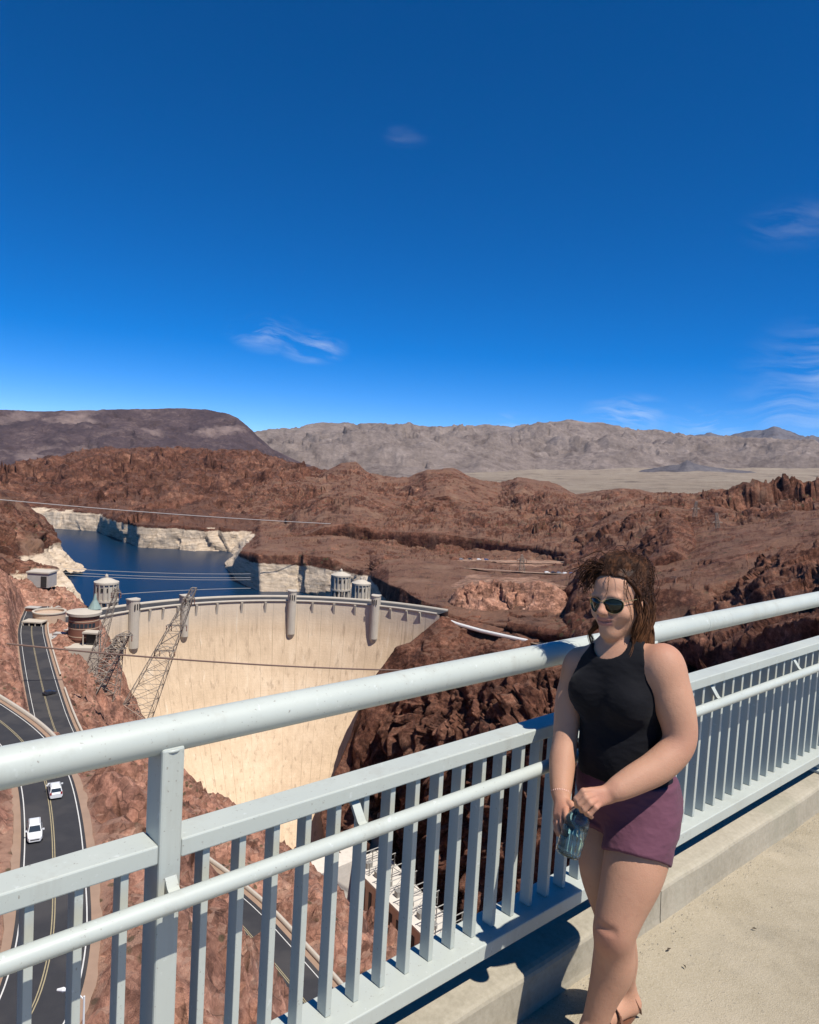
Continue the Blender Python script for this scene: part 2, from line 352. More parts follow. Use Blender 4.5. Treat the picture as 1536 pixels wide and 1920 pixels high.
# ---- the hills beyond the lake
shore = [(-400, 955, -143), (0, 985, -143), (100, 993, -143), (190, 1000, -143), (232, 1018, -143), (262, 1030, -143), (285, 1031, -143), (370, 1036, -143), (490, 1040, -143), (640, 1066, -143)]
rim = [(-400, 925, None, 6), (0, 950, None, 6), (75, 961, None, 8), (195, 967, None, 6), (215, 974, None, 4), (262, 986, None, 4), (290, 990, None, 6), (400, 994, None, 10), (490, 1001, None, 14), (640, 1030, None, 14)]
crest = [(-400, 905, 2300), (0, 890, 2300), (60, 868, 2300), (110, 856, 2300), (170, 846, 2300), (240, 842, 2300), (300, 838, 2300), (350, 843, 2300), (400, 851, 2250), (440, 843, 2250), (480, 847, 2250), (540, 868, 2200), (600, 885, 2150), (640, 890, 2100)]
loft('lake_hill', [shore, rim, [(-400, 905, 1700), (0, 922, 1650), (150, 918, 1650), (300, 912, 1650), (450, 920, 1600), (560, 938, 1550), (640, 960, 1450)], [(-400, 902, 2000), (0, 900, 2000), (150, 878, 2000), (300, 872, 2000), (450, 878, 1980), (640, 910, 1850)], crest, up(crest, 40, 700)],
     -400, 640, 620, [18, 46, 30, 26, 6], [16, 18, 62, 60, 22, 10], 110, 'red_rock_far', .7, (1, 1, .8), .35, 0., ((60, .22), (22, .13)))
# ---- hills and benches on the right of the lake, up to the skyline
c0 = [(425, 1070, -143), (438, 1083, -143), (455, 1097, -143), (470, 1106, -143), (490, 1115, -143), (560, 1115, -143), (640, 1130, -143), (695, 1138, -140), (730, 1144, -116), (790, 1158, -103), (835, 1160, -96), (920, 1172, -95), (1000, 1184, -94), (1080, 1197, -92), (1300, 1215, -82), (1536, 1195, -74), (2000, 1170, -66)]
c1 = [(425, 1064, None, 2), (440, 1062, None, 4), (458, 1038, None, 8), (500, 1045, None, 10), (560, 1047, None, 10), (620, 1050, None, 14), (650, 1066, None, 16), (700, 1082, None, 18), (760, 1108, None, 18), (800, 1132, None, 14), (850, 1152, None, 10), (858, 1152, None, 14), (880, 1152, None, 22), (930, 1156, None, 26), (1000, 1164, None, 26), (1045, 1170, None, 26), (1070, 1172, None, 26), (1085, 1130, None, 26), (1110, 1110, None, 26), (1200, 1105, None, 30), (1300, 1110, None, 30), (1400, 1090, None, 30), (1536, 1065, None, 30), (2000, 1020, None, 30)]
c2 = [(425, 1050, 1050), (490, 1000, 1020), (560, 1008, 960), (620, 1015, 900), (680, 1035, 820), (760, 1052, 720), (830, 1066, 680), (900, 1078, 650), (1000, 1085, 620), (1090, 1084, 590), (1200, 1060, 560), (1350, 1030, 540), (1536, 1015, 500), (2000, 965, 470)]
c2b = [(425, 1010, 1150), (490, 975, 1150), (560, 985, 1080), (620, 998, 1020), (680, 1018, 950), (760, 1040, 880), (830, 1054, 820), (900, 1056, 800), (1000, 1062, 770), (1090, 1060, 720), (1200, 1030, 660), (1350, 1000, 640), (1536, 985, 600), (2000, 945, 560)]
c3 = [(425, 965, 1300), (520, 945, 1350), (600, 955, 1280), (700, 985, 1150), (800, 1000, 1150), (900, 1005, 1100), (1000, 1000, 1050), (1100, 992, 980), (1200, 978, 920), (1350, 962, 900), (1536, 950, 850), (2000, 930, 800)]
crest = [(425, 925, 1700), (520, 892, 1950), (600, 890, 1950), (640, 871, 2000), (665, 868, 2000), (690, 888, 1950), (720, 895, 1900), (765, 895, 1850), (800, 881, 1850), (850, 880, 1850), (905, 904, 1800), (940, 906, 1800), (970, 897, 1750), (1030, 904, 1700), (1080, 926, 1600), (1170, 917, 1550), (1230, 928, 1550), (1260, 932, 1500), (1340, 927, 1500), (1450, 924, 1450), (1536, 920, 1400), (2000, 915, 1300)]
cs = [(q[0], q[1]+(6 if q[0] < 800 else 34), q[2]-(7 if q[0] < 800 else 14)) for q in c0]
loft('canyon_hills', [cs, c0, c1, c2, c2b, c3, crest, up(crest, 45, 600)], 425, 2000, 900, [5, 26, 28, 18, 52, 64, 6], [3, 9, 10, 12, 16, 60, 12, 10], 170, 'red_rock_hill', .7, (1, 1, .8), .15, 0., ((50, .14), (18, .08), (8, .04)))
def ridge(name, cr, px0, px1, nu, dyf, drf, dyb, drb, amps, scale, mat, crags, rows=(40, 10), st=(1, 1, .8)):
    mid = [(q[0], q[1]+dyf*.4, q[2]-drf*.35) for q in cr]
    return loft(name, [[(q[0], q[1]+dyf+75, q[2]-drf-2) for q in cr], [(q[0], q[1]+dyf, q[2]-drf) for q in cr], mid, cr, [(q[0], q[1]+dyb, q[2]+drb) for q in cr]], px0, px1, nu, [10, rows[0]//2, rows[0]//2, rows[1]], [amps[0]]+amps, scale, mat, .7, st, .2, 0., crags)
ridge('ridge', [(500, 985, 1200), (560, 945, 1180), (610, 925, 1180), (660, 918, 1180), (720, 930, 1170), (790, 935, 1150), (860, 942, 1130), (930, 950, 1100), (1000, 962, 1060), (1060, 972, 1000), (1130, 990, 950)], 500, 1130, 380, 66, 230, 60, 160, [8, 26, 14, 6], 90, 'red_rock_hill', ((40, .18), (15, .10), (7, .05)))
ridge('ridge', [(740, 925, 1500), (770, 905, 1500), (800, 886, 1500), (835, 880, 1500), (870, 888, 1500), (905, 908, 1480), (940, 925, 1460)], 740, 940, 160, 50, 160, 50, 160, [4, 10, 5, 4], 120, 'red_rock_hill', ((30, .16), (12, .08)))
ridge('ridge', [(1040, 1015, 900), (1100, 985, 880), (1160, 962, 860), (1220, 950, 840), (1290, 958, 820), (1340, 950, 800), (1400, 962, 790), (1470, 948, 780), (1536, 952, 760), (1700, 940, 720), (2000, 930, 700)], 1040, 2000, 460, 80, 210, 60, 120, [8, 22, 7, 6], 80, 'red_rock_hill', ((34, .16), (13, .09), (6, .04)))
ridge('ridge', [(1190, 1035, 640), (1225, 990, 640), (1262, 968, 640), (1290, 985, 640), (1310, 1020, 630), (1380, 1020, 610), (1440, 1000, 600), (1536, 1000, 580), (1800, 980, 540)], 1190, 1800, 320, 70, 120, 60, 80, [6, 15, 9, 5], 50, 'red_rock_wall', ((24, .28), (10, .12), (4, .05)))
ridge('ridge', [(1062, 1110, 520), (1090, 1062, 515), (1130, 1040, 510), (1165, 1036, 505), (1200, 1062, 500), (1240, 1080, 490), (1300, 1072, 470), (1345, 1088, 460), (1400, 1070, 450), (1440, 1045, 440), (1490, 1028, 430), (1536, 1034, 420), (1650, 1010, 400), (2000, 980, 380)], 1062, 2000, 520, 130, 110, 60, 60, [6, 17, 9, 5], 44, 'red_rock_wall', ((24, .34), (10, .16), (4.5, .06)), (64, 10))
ridge('bluff', [(846, 1165, 505), (856, 1125, 505), (866, 1106, 505), (885, 1097, 506), (930, 1092, 508), (975, 1098, 506), (1000, 1094, 504), (1040, 1098, 500), (1058, 1112, 496), (1070, 1150, 490)], 846, 1070, 200, 66, 28, 20, 60, [3, 9, 4, 2], 26, 'bluff_rock', ((15, .45), (6.5, .22), (3, .1)), (44, 8), (1, 1, .45))
bench = loft('bench', [[(835, 1150, 560), (880, 1135, 552), (1000, 1130, 547), (1130, 1134, 532)], [(835, 1108, 562), (880, 1100, 555), (1000, 1100, 550), (1130, 1104, 535)], [(835, 1070, 690), (900, 1074, 660), (1000, 1080, 620), (1130, 1086, 590)], [(835, 1054, 790), (900, 1056, 760), (1000, 1060, 740), (1130, 1060, 720)], [(835, 1040, 900), (900, 1040, 900), (1130, 1030, 850)]], 835, 1130, 200, [6, 24, 16, 8], [3, 3, 1.5, 2, 6], 40, 'bench_soil', .4)
# ---- Arizona canyon wall below the crest road
b3 = [(600, 1520, 400), (660, 1380, 421), (680, 1325, 425), (700, 1280, 428), (722, 1248, 431), (745, 1216, 435), (770, 1208, 437), (790, 1190, 439), (810, 1172, 441), (828, 1158, 443), (860, 1165, 446), (900, 1171, 449), (1000, 1187, 446), (1080, 1200, 436), (1300, 1219, 405), (1536, 1199, 370), (2000, 1175, 330)]
b3b = [(600, 1600, 395), (660, 1470, 412), (680, 1400, 415), (740, 1300, 415), (800, 1270, 412), (860, 1255, 412), (1000, 1250, 405), (1080, 1260, 395), (1300, 1290, 355), (1536, 1290, 320), (2000, 1270, 280)]
b2 = [(600, 1640, 390), (664, 1545, 412), (700, 1470, 412), (760, 1390, 404), (850, 1375, 388), (1000, 1370, 358), (1300, 1430, 310), (1536, 1430, 280), (2000, 1430, 250)]
b1 = [(600, 1700, 410), (670, 1620, 420), (720, 1610, 418), (850, 1600, 390), (1000, 1600, 345), (1300, 1650, 270), (2000, 1700, 220)]
b0 = [(600, 1800, 400), (720, 1760, 405), (850, 1800, 378), (1000, 1880, 320), (1300, 1950, 260), (2000, 2000, 210)]
loft('canyon_wall', [b0, b1, b2, b3b, b3, up(b3, -3, 16), up(b3, -8, 42)], 600, 2000, 700, [40, 70, 70, 70, 6, 6], [14, 20, 26, 17, 2.5, .4, .4], 52, 'red_rock_wall', .7, (1, 1, .6), .2, 0., ((26, .40), (10, .24), (4.5, .12)))
# ---- spurs on the left bank of the lake
sp = [(-400, 985, 740), (-100, 1020, 740), (0, 1038, 740), (40, 1050, 740), (70, 1060, 740), (108, 1062, 738), (122, 1078, 730), (138, 1098, 720), (150, 1116, 708), (163, 1142, 697), (200, 1180, 690)]
loft('lake_spur', [[(-400, 1160, 560), (0, 1165, 580), (100, 1180, 600), (163, 1175, 640), (200, 1210, 650)], [(-400, 1060, 650), (0, 1095, 660), (100, 1115, 670), (163, 1155, 680), (200, 1192, 675)], sp, [(-400, 1060, 840), (200, 1230, 740)]], -400, 200, 300, [30, 50, 14], [6, 12, 6, 4], 45, 'red_rock_hill', .6, (1, 1, .8), .3, 0., ((20, .35), (8, .2)))
sp = [(-400, 880, 960), (-100, 905, 960), (0, 925, 960), (40, 938, 960), (70, 962, 960), (92, 985, 955), (103, 1008, 950), (120, 1032, 945), (138, 1056, 935), (150, 1064, 930), (200, 1090, 920)]
loft('lake_spur', [[(-400, 1080, 740), (0, 1075, 760), (100, 1075, 800), (140, 1070, 860), (200, 1110, 880)], [(-400, 985, 800), (0, 1005, 830), (70, 1030, 850), (140, 1062, 890), (200, 1095, 890)], sp, [(-400, 960, 1050), (200, 1110, 1000)]], -400, 200, 300, [30, 50, 14], [6, 16, 8, 4], 55, 'red_rock_hill', .6, (1, 1, .8), .3, 0., ((24, .35), (9, .2)))
# ---- Nevada side: hillside under the bridge with its two roads
ZN, ZU = -52.0, -88.0          # near road and dam road
E_R = [atz(x, y, ZN) for x, y in ((-190, 1205), (-60, 1285), (0, 1321), (50, 1355), (85, 1386), (113, 1424), (133, 1462), (150, 1540), (160, 1640), (165, 1750), (150, 1850), (120, 1925), (60, 2020))]
def resample(P, step):
    P = np.array(P)[:, :3]; 
    for _ in range(2):       # corner cutting
        Q = np.empty((2*len(P)-2, 3)); Q[0::2] = P[:-1]*.75+P[1:]*.25; Q[1::2] = P[:-1]*.25+P[1:]*.75; P = np.vstack([P[:1], Q, P[-1:]])
    s = np.r_[0, np.cumsum(np.linalg.norm(np.diff(P, axis=0), axis=1))]; t = np.linspace(0, s[-1], max(2, int(s[-1]/step)))
    return np.stack([np.interp(t, s, P[:, i]) for i in range(3)], 1)
def offset(P, o):           # positive = to the right when walking along P
    t = np.gradient(P, axis=0); t[:, 2] = 0; t /= np.linalg.norm(t, axis=1)[:, None]
    return P+np.stack([t[:, 1], -t[:, 0], 0*t[:, 0]], 1)*np.asarray(o).reshape(-1, 1)
near_edge = resample(E_R, 1.5)
near_mid = offset(near_edge, 3.45)     # walking towards the viewer, the inner side is to the right
DR = [(-196, 395), (-178, 352), (-158, 315.5), (-131, 268), (-104, 222), (-80, 188), (-55, 162), (-31.5, 141), (-18, 124), (-10, 113.5), (2, 96), (14, 76)]
dam_mid = resample([(x, y, ZU) for x, y in DR], 1.5)
CP = [  # world x, y, z of the hillside
 (-95, 60, -36), (-110, 100, -34), (-140, 130, -36), (-75, 88, -44), (-120, 160, -46), (-62, 58, -46), (-50, 70, -50), (-60, 90, -50), (-170, 190, -42), (-260, 180, -5), (-300, 90, 5), (-200, 60, -10),
 (-36, 100, -53), (-30, 88, -53), (-24, 74, -54), (-20, 60, -55), (-28, 98, -55), (-24, 102, -64), (-17, 92, -66), (-13, 80, -66), (-45, 116, -53), (-38, 120, -62), (-30, 126, -78), (-60, 140, -62), (-70, 160, -78), (-82, 172, -84), (-50, 140, -78),
 (-120, 226, -69), (-133, 246, -68), (-150, 250, -66), (-150, 225, -62), (-180, 250, -58), (-128, 215, -68), (-118, 208, -75), (-112, 195, -78), (-105, 185, -76), (-140, 190, -58),
 (-172, 312, -78), (-182, 330, -64), (-195, 345, -62), (-200, 310, -54), (-250, 340, -44), (-300, 260, -20), (-330, 420, -55), (-190, 280, -58), (-205, 375, -70), (-225, 400, -74), (-240, 440, -85),
 (-150, 330, -88), (-168, 362, -89), (-150, 372, -90), (-180, 400, -89), (-172, 405, -90), (-190, 440, -95), (-160, 386, -110), (-151, 392, -138), (-139, 400, -156), (-121, 400, -186), (-106, 398, -206), (-130, 415, -185), (-150, 408, -150), (-55, 410, -232),
 (-134, 302, -90), (-118, 300, -99), (-140, 345, -97), (-125, 345, -112), (-112, 345, -130), (-97, 350, -165), (-105, 310, -116), (-90, 300, -128), (-76, 292, -134), (-66, 300, -175), (-80, 340, -190),
 (-92, 226, -90), (-82, 232, -98), (-95, 260, -104), (-70, 250, -120), (-60, 270, -140), (-50, 290, -185), (-62, 210, -98), (-48, 200, -106), (-40, 220, -112), (-35, 250, -150), (-40, 320, -215), (-70, 380, -225),
 (-35, 165, -89), (-22, 170, -97), (-12, 190, -118), (-5, 220, -155), (-10, 260, -196), (-15, 300, -222), (-20, 340, -235), (0, 330, -240), (10, 280, -232), (18, 230, -200), (12, 190, -150), (5, 160, -112), (-5, 140, -91), (3, 128, -90), (10, 112, -90), (18, 120, -100), (25, 145, -135), (35, 180, -190), (45, 230, -238), (30, 300, -244), (24, 92, -92), (38, 100, -115), (50, 130, -170), (60, 170, -230), (60, 260, -255), (50, 70, -110), (60, 100, -160), (70, 60, -170), (0, 70, -72), (10, 60, -80), (20, 40, -85), (-10, 40, -60), (-40, 35, -50), (-100, 30, -30)]
# the ground meets each road in a level bench
for P, w in ((near_mid, 5.2), (dam_mid, 7.0)):
    for q in P[::8]: CP.append(tuple(q))
CP = np.array(CP, float)
low = (CP[:, 1] > 255) & (CP[:, 0] > -146) & (CP[:, 2] < -93); CP[low, 2] -= 12
def rbf_fit(X, z):
    D = np.sqrt(((X[:, None]-X[None])**2).sum(2)+4.0); n = len(X)
    A = np.zeros((n+3, n+3)); A[:n, :n] = D; A[:n, n] = 1; A[:n, n+1:] = X; A[n, :n] = 1; A[n+1:, :n] = X.T
    A[:n, :n] -= np.eye(n)*1.5
    return np.linalg.solve(A, np.r_[z, 0, 0, 0])
RW = rbf_fit(CP[:, :2], CP[:, 2])
def ground(XY):
    out = np.empty(len(XY)); n = len(CP)
    for a in range(0, len(XY), 20000):
        q = XY[a:a+20000]; D = np.sqrt(((q[:, None]-CP[None, :, :2])**2).sum(2)+4.0)
        out[a:a+20000] = D@RW[:n]+RW[n]+q@RW[n+1:]
    return out
def near_line(XY, P):
    d = np.full(len(XY), 1e9); 
    for a in range(0, len(XY), 20000):
        q = XY[a:a+20000]; d[a:a+20000] = np.sqrt(((q[:, None]-P[None, :, :2])**2).sum(2).min(1))
    return d
xs = np.linspace(-300, 72, 420); ys = np.linspace(30, 440, 470); X, Y = np.meshgrid(xs, ys); XY = np.stack([X.ravel(), Y.ravel()], 1)
Z = ground(XY); P3 = np.c_[XY, Z]
dn = near_line(XY, near_mid[::2]); du_ = near_line(XY, dam_mid[::2])
keep = np.minimum(smooth01((dn-4.3)/4.), smooth01((du_-6.2)/4.))
Q3 = P3*np.array([1, 1, .8])
rel = 5.5*(fbm(Q3, 26, 6, .55, True)-.2)+3.0*fbm(Q3+9, 9, 5, .6); rel += 2.6*crag(Q3, 13, 1)+1.5*crag(Q3, 5.5, 2)+.7*crag(Q3, 2.6, 3)
Z = Z+rel*keep
# outcrops along the canyon lip
for P, z0, a, b in ((near_mid, ZN, 4.0, 8.0), (dam_mid, ZU, 5.6, 10.5)):
    d = near_line(XY, P[::2]); k = smooth01((d-a)/(b-a)); Z = z0-.25+(Z-(z0-.25))*k
V = np.c_[XY, Z]
side = np.stack([fbm(Q3+s, 7, 4, .6) for s in (3., 33.)], 1)*2.2*keep[:, None]
V[:, :2] += side
link('hillside', raw_mesh('hillside', V, grid_faces(470, 420)), MATS['red_rock_near'], kind='structure')
# ---- water
def water(name, mat, x0, x1, y0, y1, z):
    return MB().add([(x0, y0, z), (x1, y0, z), (x1, y1, z), (x0, y1, z)], [(0, 1, 2, 3)]).build(name, mat, kind='structure')
t = NT('lake_water'); t.color((.004, .022, .050)); t.set(Roughness=.3, IOR=1.33); t.b.inputs['Specular IOR Level'].default_value = .32
t.bump(t.noise(.35, 5, .6, sx=(1, 2.2, 1)), .35, .5); MATS['lake_water'] = t.m
V = [(-153, 470, -140), (40, 475, -140), (200, 700, -140), (300, 1500, -140), (-1300, 1700, -140), (-900, 500, -140), (-260, 440, -140)]
MB().add(V, [tuple(range(7))]).build('lake', t.m, kind='structure')
t = NT('river_water'); t.color((.03, .06, .05)); t.set(Roughness=.12, IOR=1.33); MATS['river_water'] = t.m
water('river', t.m, -120, 260, -200, 430, -262)
# ---- roads
t = NT('asphalt'); a = t.noise(.5, 6, .6); b = t.noise(14, 4)
pa = t.noise(.09, 3, .5); t.color(t.mix(t.rng(pa, .5, .58, 0, .4), t.mix(t.math('MULTIPLY', a, b), (.020, .020, .023), (.066, .062, .060)), (.075, .068, .062))); t.set(Roughness=.88); MATS['asphalt'] = t.m
simple('shoulder_soil', (.31, .205, .14), .95, nscale=.6, var=.2); simple('road_white', (.62, .60, .55), .8, nscale=2, var=.2); simple('road_yellow', (.34, .28, .16), .8, nscale=2, var=.25)
simple('barrier_concrete', (.52, .45, .36), .9, nscale=.8, var=.15)
def ribbon(name, P, o0, o1, dz, mat, parent=None, **kw):
    A, B = offset(P, o0), offset(P, o1); n = len(P); V = np.vstack([A, B]); V[:, 2] += dz
    i = np.arange(n-1); Fc = np.stack([i, i+n, i+n+1, i+1], 1)
    return link(name, raw_mesh(name, V, Fc), mat, parent, **kw)
for pts in (((850, 1067, 690), (900, 1070, 668), (960, 1074, 642), (1020, 1078, 618), (1085, 1081, 600)), ((860, 1053, 775), (920, 1054, 762), (1000, 1057, 745), (1080, 1056, 735))):
    bp = resample([atr(*q)+ZV*1.6 for q in pts], 3.0); ribbon('bench_road', bp, -3.2, 3.2, 0, MATS['shoulder_soil'], kind='structure')
for nm, P, w in (('shoulder', near_mid, 5.2), ('shoulder', dam_mid, 7.4)): ribbon(nm, P, -w+.4-.9*np.abs(fbm(P, 6.)), w-.4+1.3*np.abs(fbm(P+40, 5.)), .05, MATS['shoulder_soil'], kind='structure')
r1 = ribbon('road', near_mid, -3.9, 3.9, .12, MATS['asphalt'], kind='structure')
r2 = ribbon('road', dam_mid, -5.6, 5.6, .12, MATS['asphalt'], kind='structure')
for r, P, offs in ((r1, near_mid, ((-3.45, .08, 'road_white'), (3.45, .08, 'road_white'), (-.1, .06, 'road_yellow'), (.16, .06, 'road_yellow'))),
                   (r2, dam_mid, ((-4.7, .10, 'road_white'), (4.4, .10, 'road_white'), (-.15, .08, 'road_yellow'), (.15, .08, 'road_yellow')))):
    for o, w, m in offs: ribbon('road_line', P, o-w/2-.03, o+w/2+.03, .15, MATS[m], r)
def wall_along(name, P, o, h, th, mat, label, cat, step=None, group=None):
    A, B = offset(P, o-th/2), offset(P, o+th/2); n = len(P); base = P[len(P)//2]
    A2, B2 = A.copy(), B.copy(); A2[:, 2] += h; B2[:, 2] += h; A[:, 2] -= .6; B[:, 2] -= .6
    V = np.vstack([A, B, B2, A2])-base; i = np.arange(n-1)
    Fc = np.vstack([np.stack([i+k*n, i+1+k*n, i+1+((k+1) % 4)*n, i+((k+1) % 4)*n], 1) for k in range(4)])
    o_ = link(name, raw_mesh(name, V, Fc), mat, None, label=label, cat=cat, group=group); o_.location = base; return o_
# ---- the walkway and its kerb
t = NT('walk_concrete'); p = t.pos(); a = t.noise(1.3, 6, .62); b = t.noise(55, 5, .7); c = t.noise(7, 6, .7); v = t.noise(190, 3, .6)
col = t.ramp(t.rng(t.math('ADD', t.math('MULTIPLY', a, .5), t.math('ADD', t.math('MULTIPLY', c, .3), t.math('MULTIPLY', b, .2))), .36, .64), [(0, (.28, .23, .15)), (.45, (.38, .32, .22)), (1, (.46, .39, .28))])
col = t.mix(t.rng(v, .56, .68, 0, .6), col, (.50, .45, .36)); col = t.mix(t.rng(b, .58, .70, 0, .6), col, (.17, .145, .11)); col = t.mix(t.rng(t.noise(150, 4, .8), .40, .30, 0, .55), col, (.14, .115, .085))
col = t.mix(t.rng(t.noise(.8, 5, .7), .55, .68, 0, .45), col, (.20, .175, .13)); col = t.mix(t.rng(t.noise(3.0, 6, .75), .60, .70, 0, .4), col, (.46, .40, .28))
t.color(col); t.set(Roughness=.93); t.bump(t.math('ADD', b, t.math('MULTIPLY', v, .8)), .7, .008); MATS['walk_concrete'] = t.m
t = NT('kerb_concrete'); a = t.noise(2.0, 6, .65); b = t.noise(40, 5, .7); s = t.noise(3.2, 5, .6, sx=(1, 1, .15))
col = t.ramp(t.rng(t.math('ADD', t.math('MULTIPLY', a, .6), t.math('MULTIPLY', b, .4)), .36, .64), [(0, (.28, .245, .175)), (.5, (.37, .325, .24)), (1, (.44, .39, .295))])
col = t.mix(t.rng(s, .52, .68, 0, .45), col, (.30, .28, .20)); t.color(col); t.set(Roughness=.9); t.bump(t.math('ADD', b, a), .3, .006); MATS['kerb_concrete'] = t.m
def strip(name, prof, d0, d1, nd, mat, wob=0., **kw):      # prof of (s, z) swept along the bridge
    ds = np.linspace(d0, d1, nd); V = []
    for d in ds:
        for s, z in prof:
            V.append(rail(d, s+(wob*float(perlin(np.array([[d*3.1, s*9, z*9.]]))[0]) if wob else 0), z+(wob*.6*float(perlin(np.array([[d*2.3+50, s*9, z*9.]]))[0]) if wob else 0)))
    k = len(prof); Fc = [(i*k+j, i*k+j+1, (i+1)*k+j+1, (i+1)*k+j) for i in range(nd-1) for j in range(k-1)]
    return link(name, raw_mesh(name, V, Fc), mat, None, **kw)
strip('walkway', [(-1.69, -.004), (-1.0, 0), (3.5, .03)], -12, 32, 40, MATS['walk_concrete'], kind='structure')
strip('bridge_deck', [(-1.70, -.02), (-1.70, -.6), (9, -.6), (9, -.02)], -12, 32, 4, MATS['kerb_concrete'], kind='structure')
KERB = [(-1.505, -.03), (-1.512, .02), (-1.517, .128), (-1.522, .139), (-1.532, .146), (-1.548, .150), (-1.62, .155), (-1.712, .157), (-1.712, -.6)]
for a, b in ((-9.9, -3.01), (-3.0, 2.895), (2.9, 8.895), (8.9, 20)):
    strip('kerb', KERB, a, b, int((b-a)*14), MATS['kerb_concrete'], .006, kind='structure')
# ================================================================== THE DAM
DCX, DCY, DR0, ZC = -43.9, 334.8, 126.4, -90.0
t = NT('dam_concrete'); p = t.pos()
st = t.noise(1.0, 5, .65, sx=(.35, .35, .012)); st2 = t.noise(1.0, 4, .6, sx=(.42, .42, .006)); bl = t.noise(.03, 6, .6)
z = t.n('ShaderNodeSeparateXYZ', {'Vector': p}).outputs['Z']
lift = t.math('ABSOLUTE', t.math('SUBTRACT', t.math('FRACT', t.math('DIVIDE', t.math('ADD', z, t.math('MULTIPLY', bl, .4)), 3.05)), .5))
col = t.ramp(t.rng(t.math('ADD', t.math('MULTIPLY', bl, .6), t.math('MULTIPLY', st, .4)), .35, .65), [(0, (.56, .415, .27)), (.5, (.67, .505, .335)), (1, (.76, .60, .42))])
sx = t.n('ShaderNodeSeparateXYZ', {'Vector': p}); ang = t.math('ARCTAN2', t.math('SUBTRACT', sx.outputs['X'], DCX), t.math('SUBTRACT', sx.outputs['Y'], DCY))
jt = t.math('ABSOLUTE', t.math('SUBTRACT', t.math('FRACT', t.math('MULTIPLY', ang, 17.0)), .5)); jn = t.noise(1.0, 3, .6, sx=(.06, .06, .03))
col = t.mix(t.math('MULTIPLY', t.rng(jt, .475, .497), t.rng(jn, .42, .6, .25, .9)), col, (.26, .18, .11))
pl = t.math('ABSOLUTE', t.math('SUBTRACT', t.math('FRACT', t.math('DIVIDE', z, 1.52)), .5)); col = t.mix(t.math('MULTIPLY', t.rng(pl, .40, .5), t.rng(t.noise(.05, 4, .6), .4, .65, 0, .32)), col, (.42, .31, .2))
col = t.mix(t.rng(t.noise(1.0, 6, .7, sx=(.10, .10, .05)), .55, .7, 0, .35), col, (.48, .35, .22))
col = t.mix(t.rng(st2, .57, .70, 0, .7), col, (.37, .265, .175)); col = t.mix(t.rng(st, .63, .74, 0, .5), col, (.80, .70, .55))
col = t.mix(t.math('MULTIPLY', t.rng(lift, .46, .5), t.rng(t.noise(.08, 3), .45, .6, 0, .35)), col, (.40, .29, .2))
col = t.mix(t.rng(z, -106., -93., 0, .45), col, (.62, .56, .47))
t.color(col); t.set(Roughness=.9); t.bump(t.math('ADD', st, t.noise(.8, 5)), .25, .4); MATS['dam_concrete'] = t.m
simple('pale_concrete', (.50, .44, .355), .9, nscale=.3, var=.12); simple('grey_concrete', (.42, .39, .35), .9, nscale=.4, var=.15)
simple('dark_opening', (.03, .027, .025), .8); simple('rusty_metal', (.20, .13, .09), .7, nscale=1, var=.3); simple('grey_steel', (.30, .29, .27), .6, .3, nscale=1, var=.2)
simple('copper_roof', (.22, .30, .27), .7, nscale=.6, var=.2); simple('brown_facade', (.20, .085, .055), .7, nscale=.7, var=.2); simple('white_paint', (.72, .70, .66), .6, nscale=.8)
simple('window_glass', (.03, .04, .05), .1); simple('tan_facade', (.52, .38, .27), .85, nscale=.5, var=.15); simple('roof_gravel', (.62, .57, .50), .95, nscale=.4, var=.2)
def dam_pt(th, r, z): return np.array([DCX+r*math.sin(th), DCY+r*math.cos(th), z])
def dam_r(dz): return DR0-np.interp(dz, [0, 10, 20, 40, 60, 90, 120, 150, 180, 220], [0, .2, 1.2, 6, 13, 28, 46, 64, 82, 104])
dam = thing('dam', (DCX, DCY+DR0, ZC), 'huge curved tan concrete dam wall holding back the blue lake', 'dam')
ths = np.radians(np.linspace(-84, 31.2, 140)); zs = np.r_[np.linspace(0, 20, 8), np.linspace(25, 190, 40)]
V = np.array([[dam_pt(a, dam_r(dz), ZC-dz) for a in ths] for dz in zs]).reshape(-1, 3)-ROOT[dam]
link('wall_face', raw_mesh('wall_face', V, grid_faces(len(zs), len(ths)), True), MATS['dam_concrete'], dam)
def arc_strip(prof, a0, a1, n):      # prof of (radius, z) swept round the arch
    A = np.radians(np.linspace(a0, a1, n)); V = np.array([[dam_pt(a, r, z) for r, z in prof] for a in A]).reshape(-1, 3)
    return V, grid_faces(n, len(prof))
def arc_part(name, prof, a0, a1, n, mat, parent=dam):
    V, Fc = arc_strip(prof, a0, a1, n); return link(name, raw_mesh(name, V-ROOT[parent], Fc), MATS[mat], parent)
arc_part('parapet', [(DR0+.8, ZC-.3), (DR0-.5, ZC-.3), (DR0-.5, ZC+1.1), (DR0+.1, ZC+1.1), (DR0+.1, ZC+.06)], -80, 30.5, 120, 'pale_concrete')
arc_part('crest_road', [(DR0+.1, ZC+.05), (DR0+13.5, ZC+.05)], -80, 30.5, 120, 'asphalt')
arc_part('lake_parapet', [(DR0+13.5, ZC+.05), (DR0+13.5, ZC+1.2), (DR0+14.2, ZC+1.2), (DR0+14.2, ZC-58)], -80, 30.5, 120, 'pale_concrete')
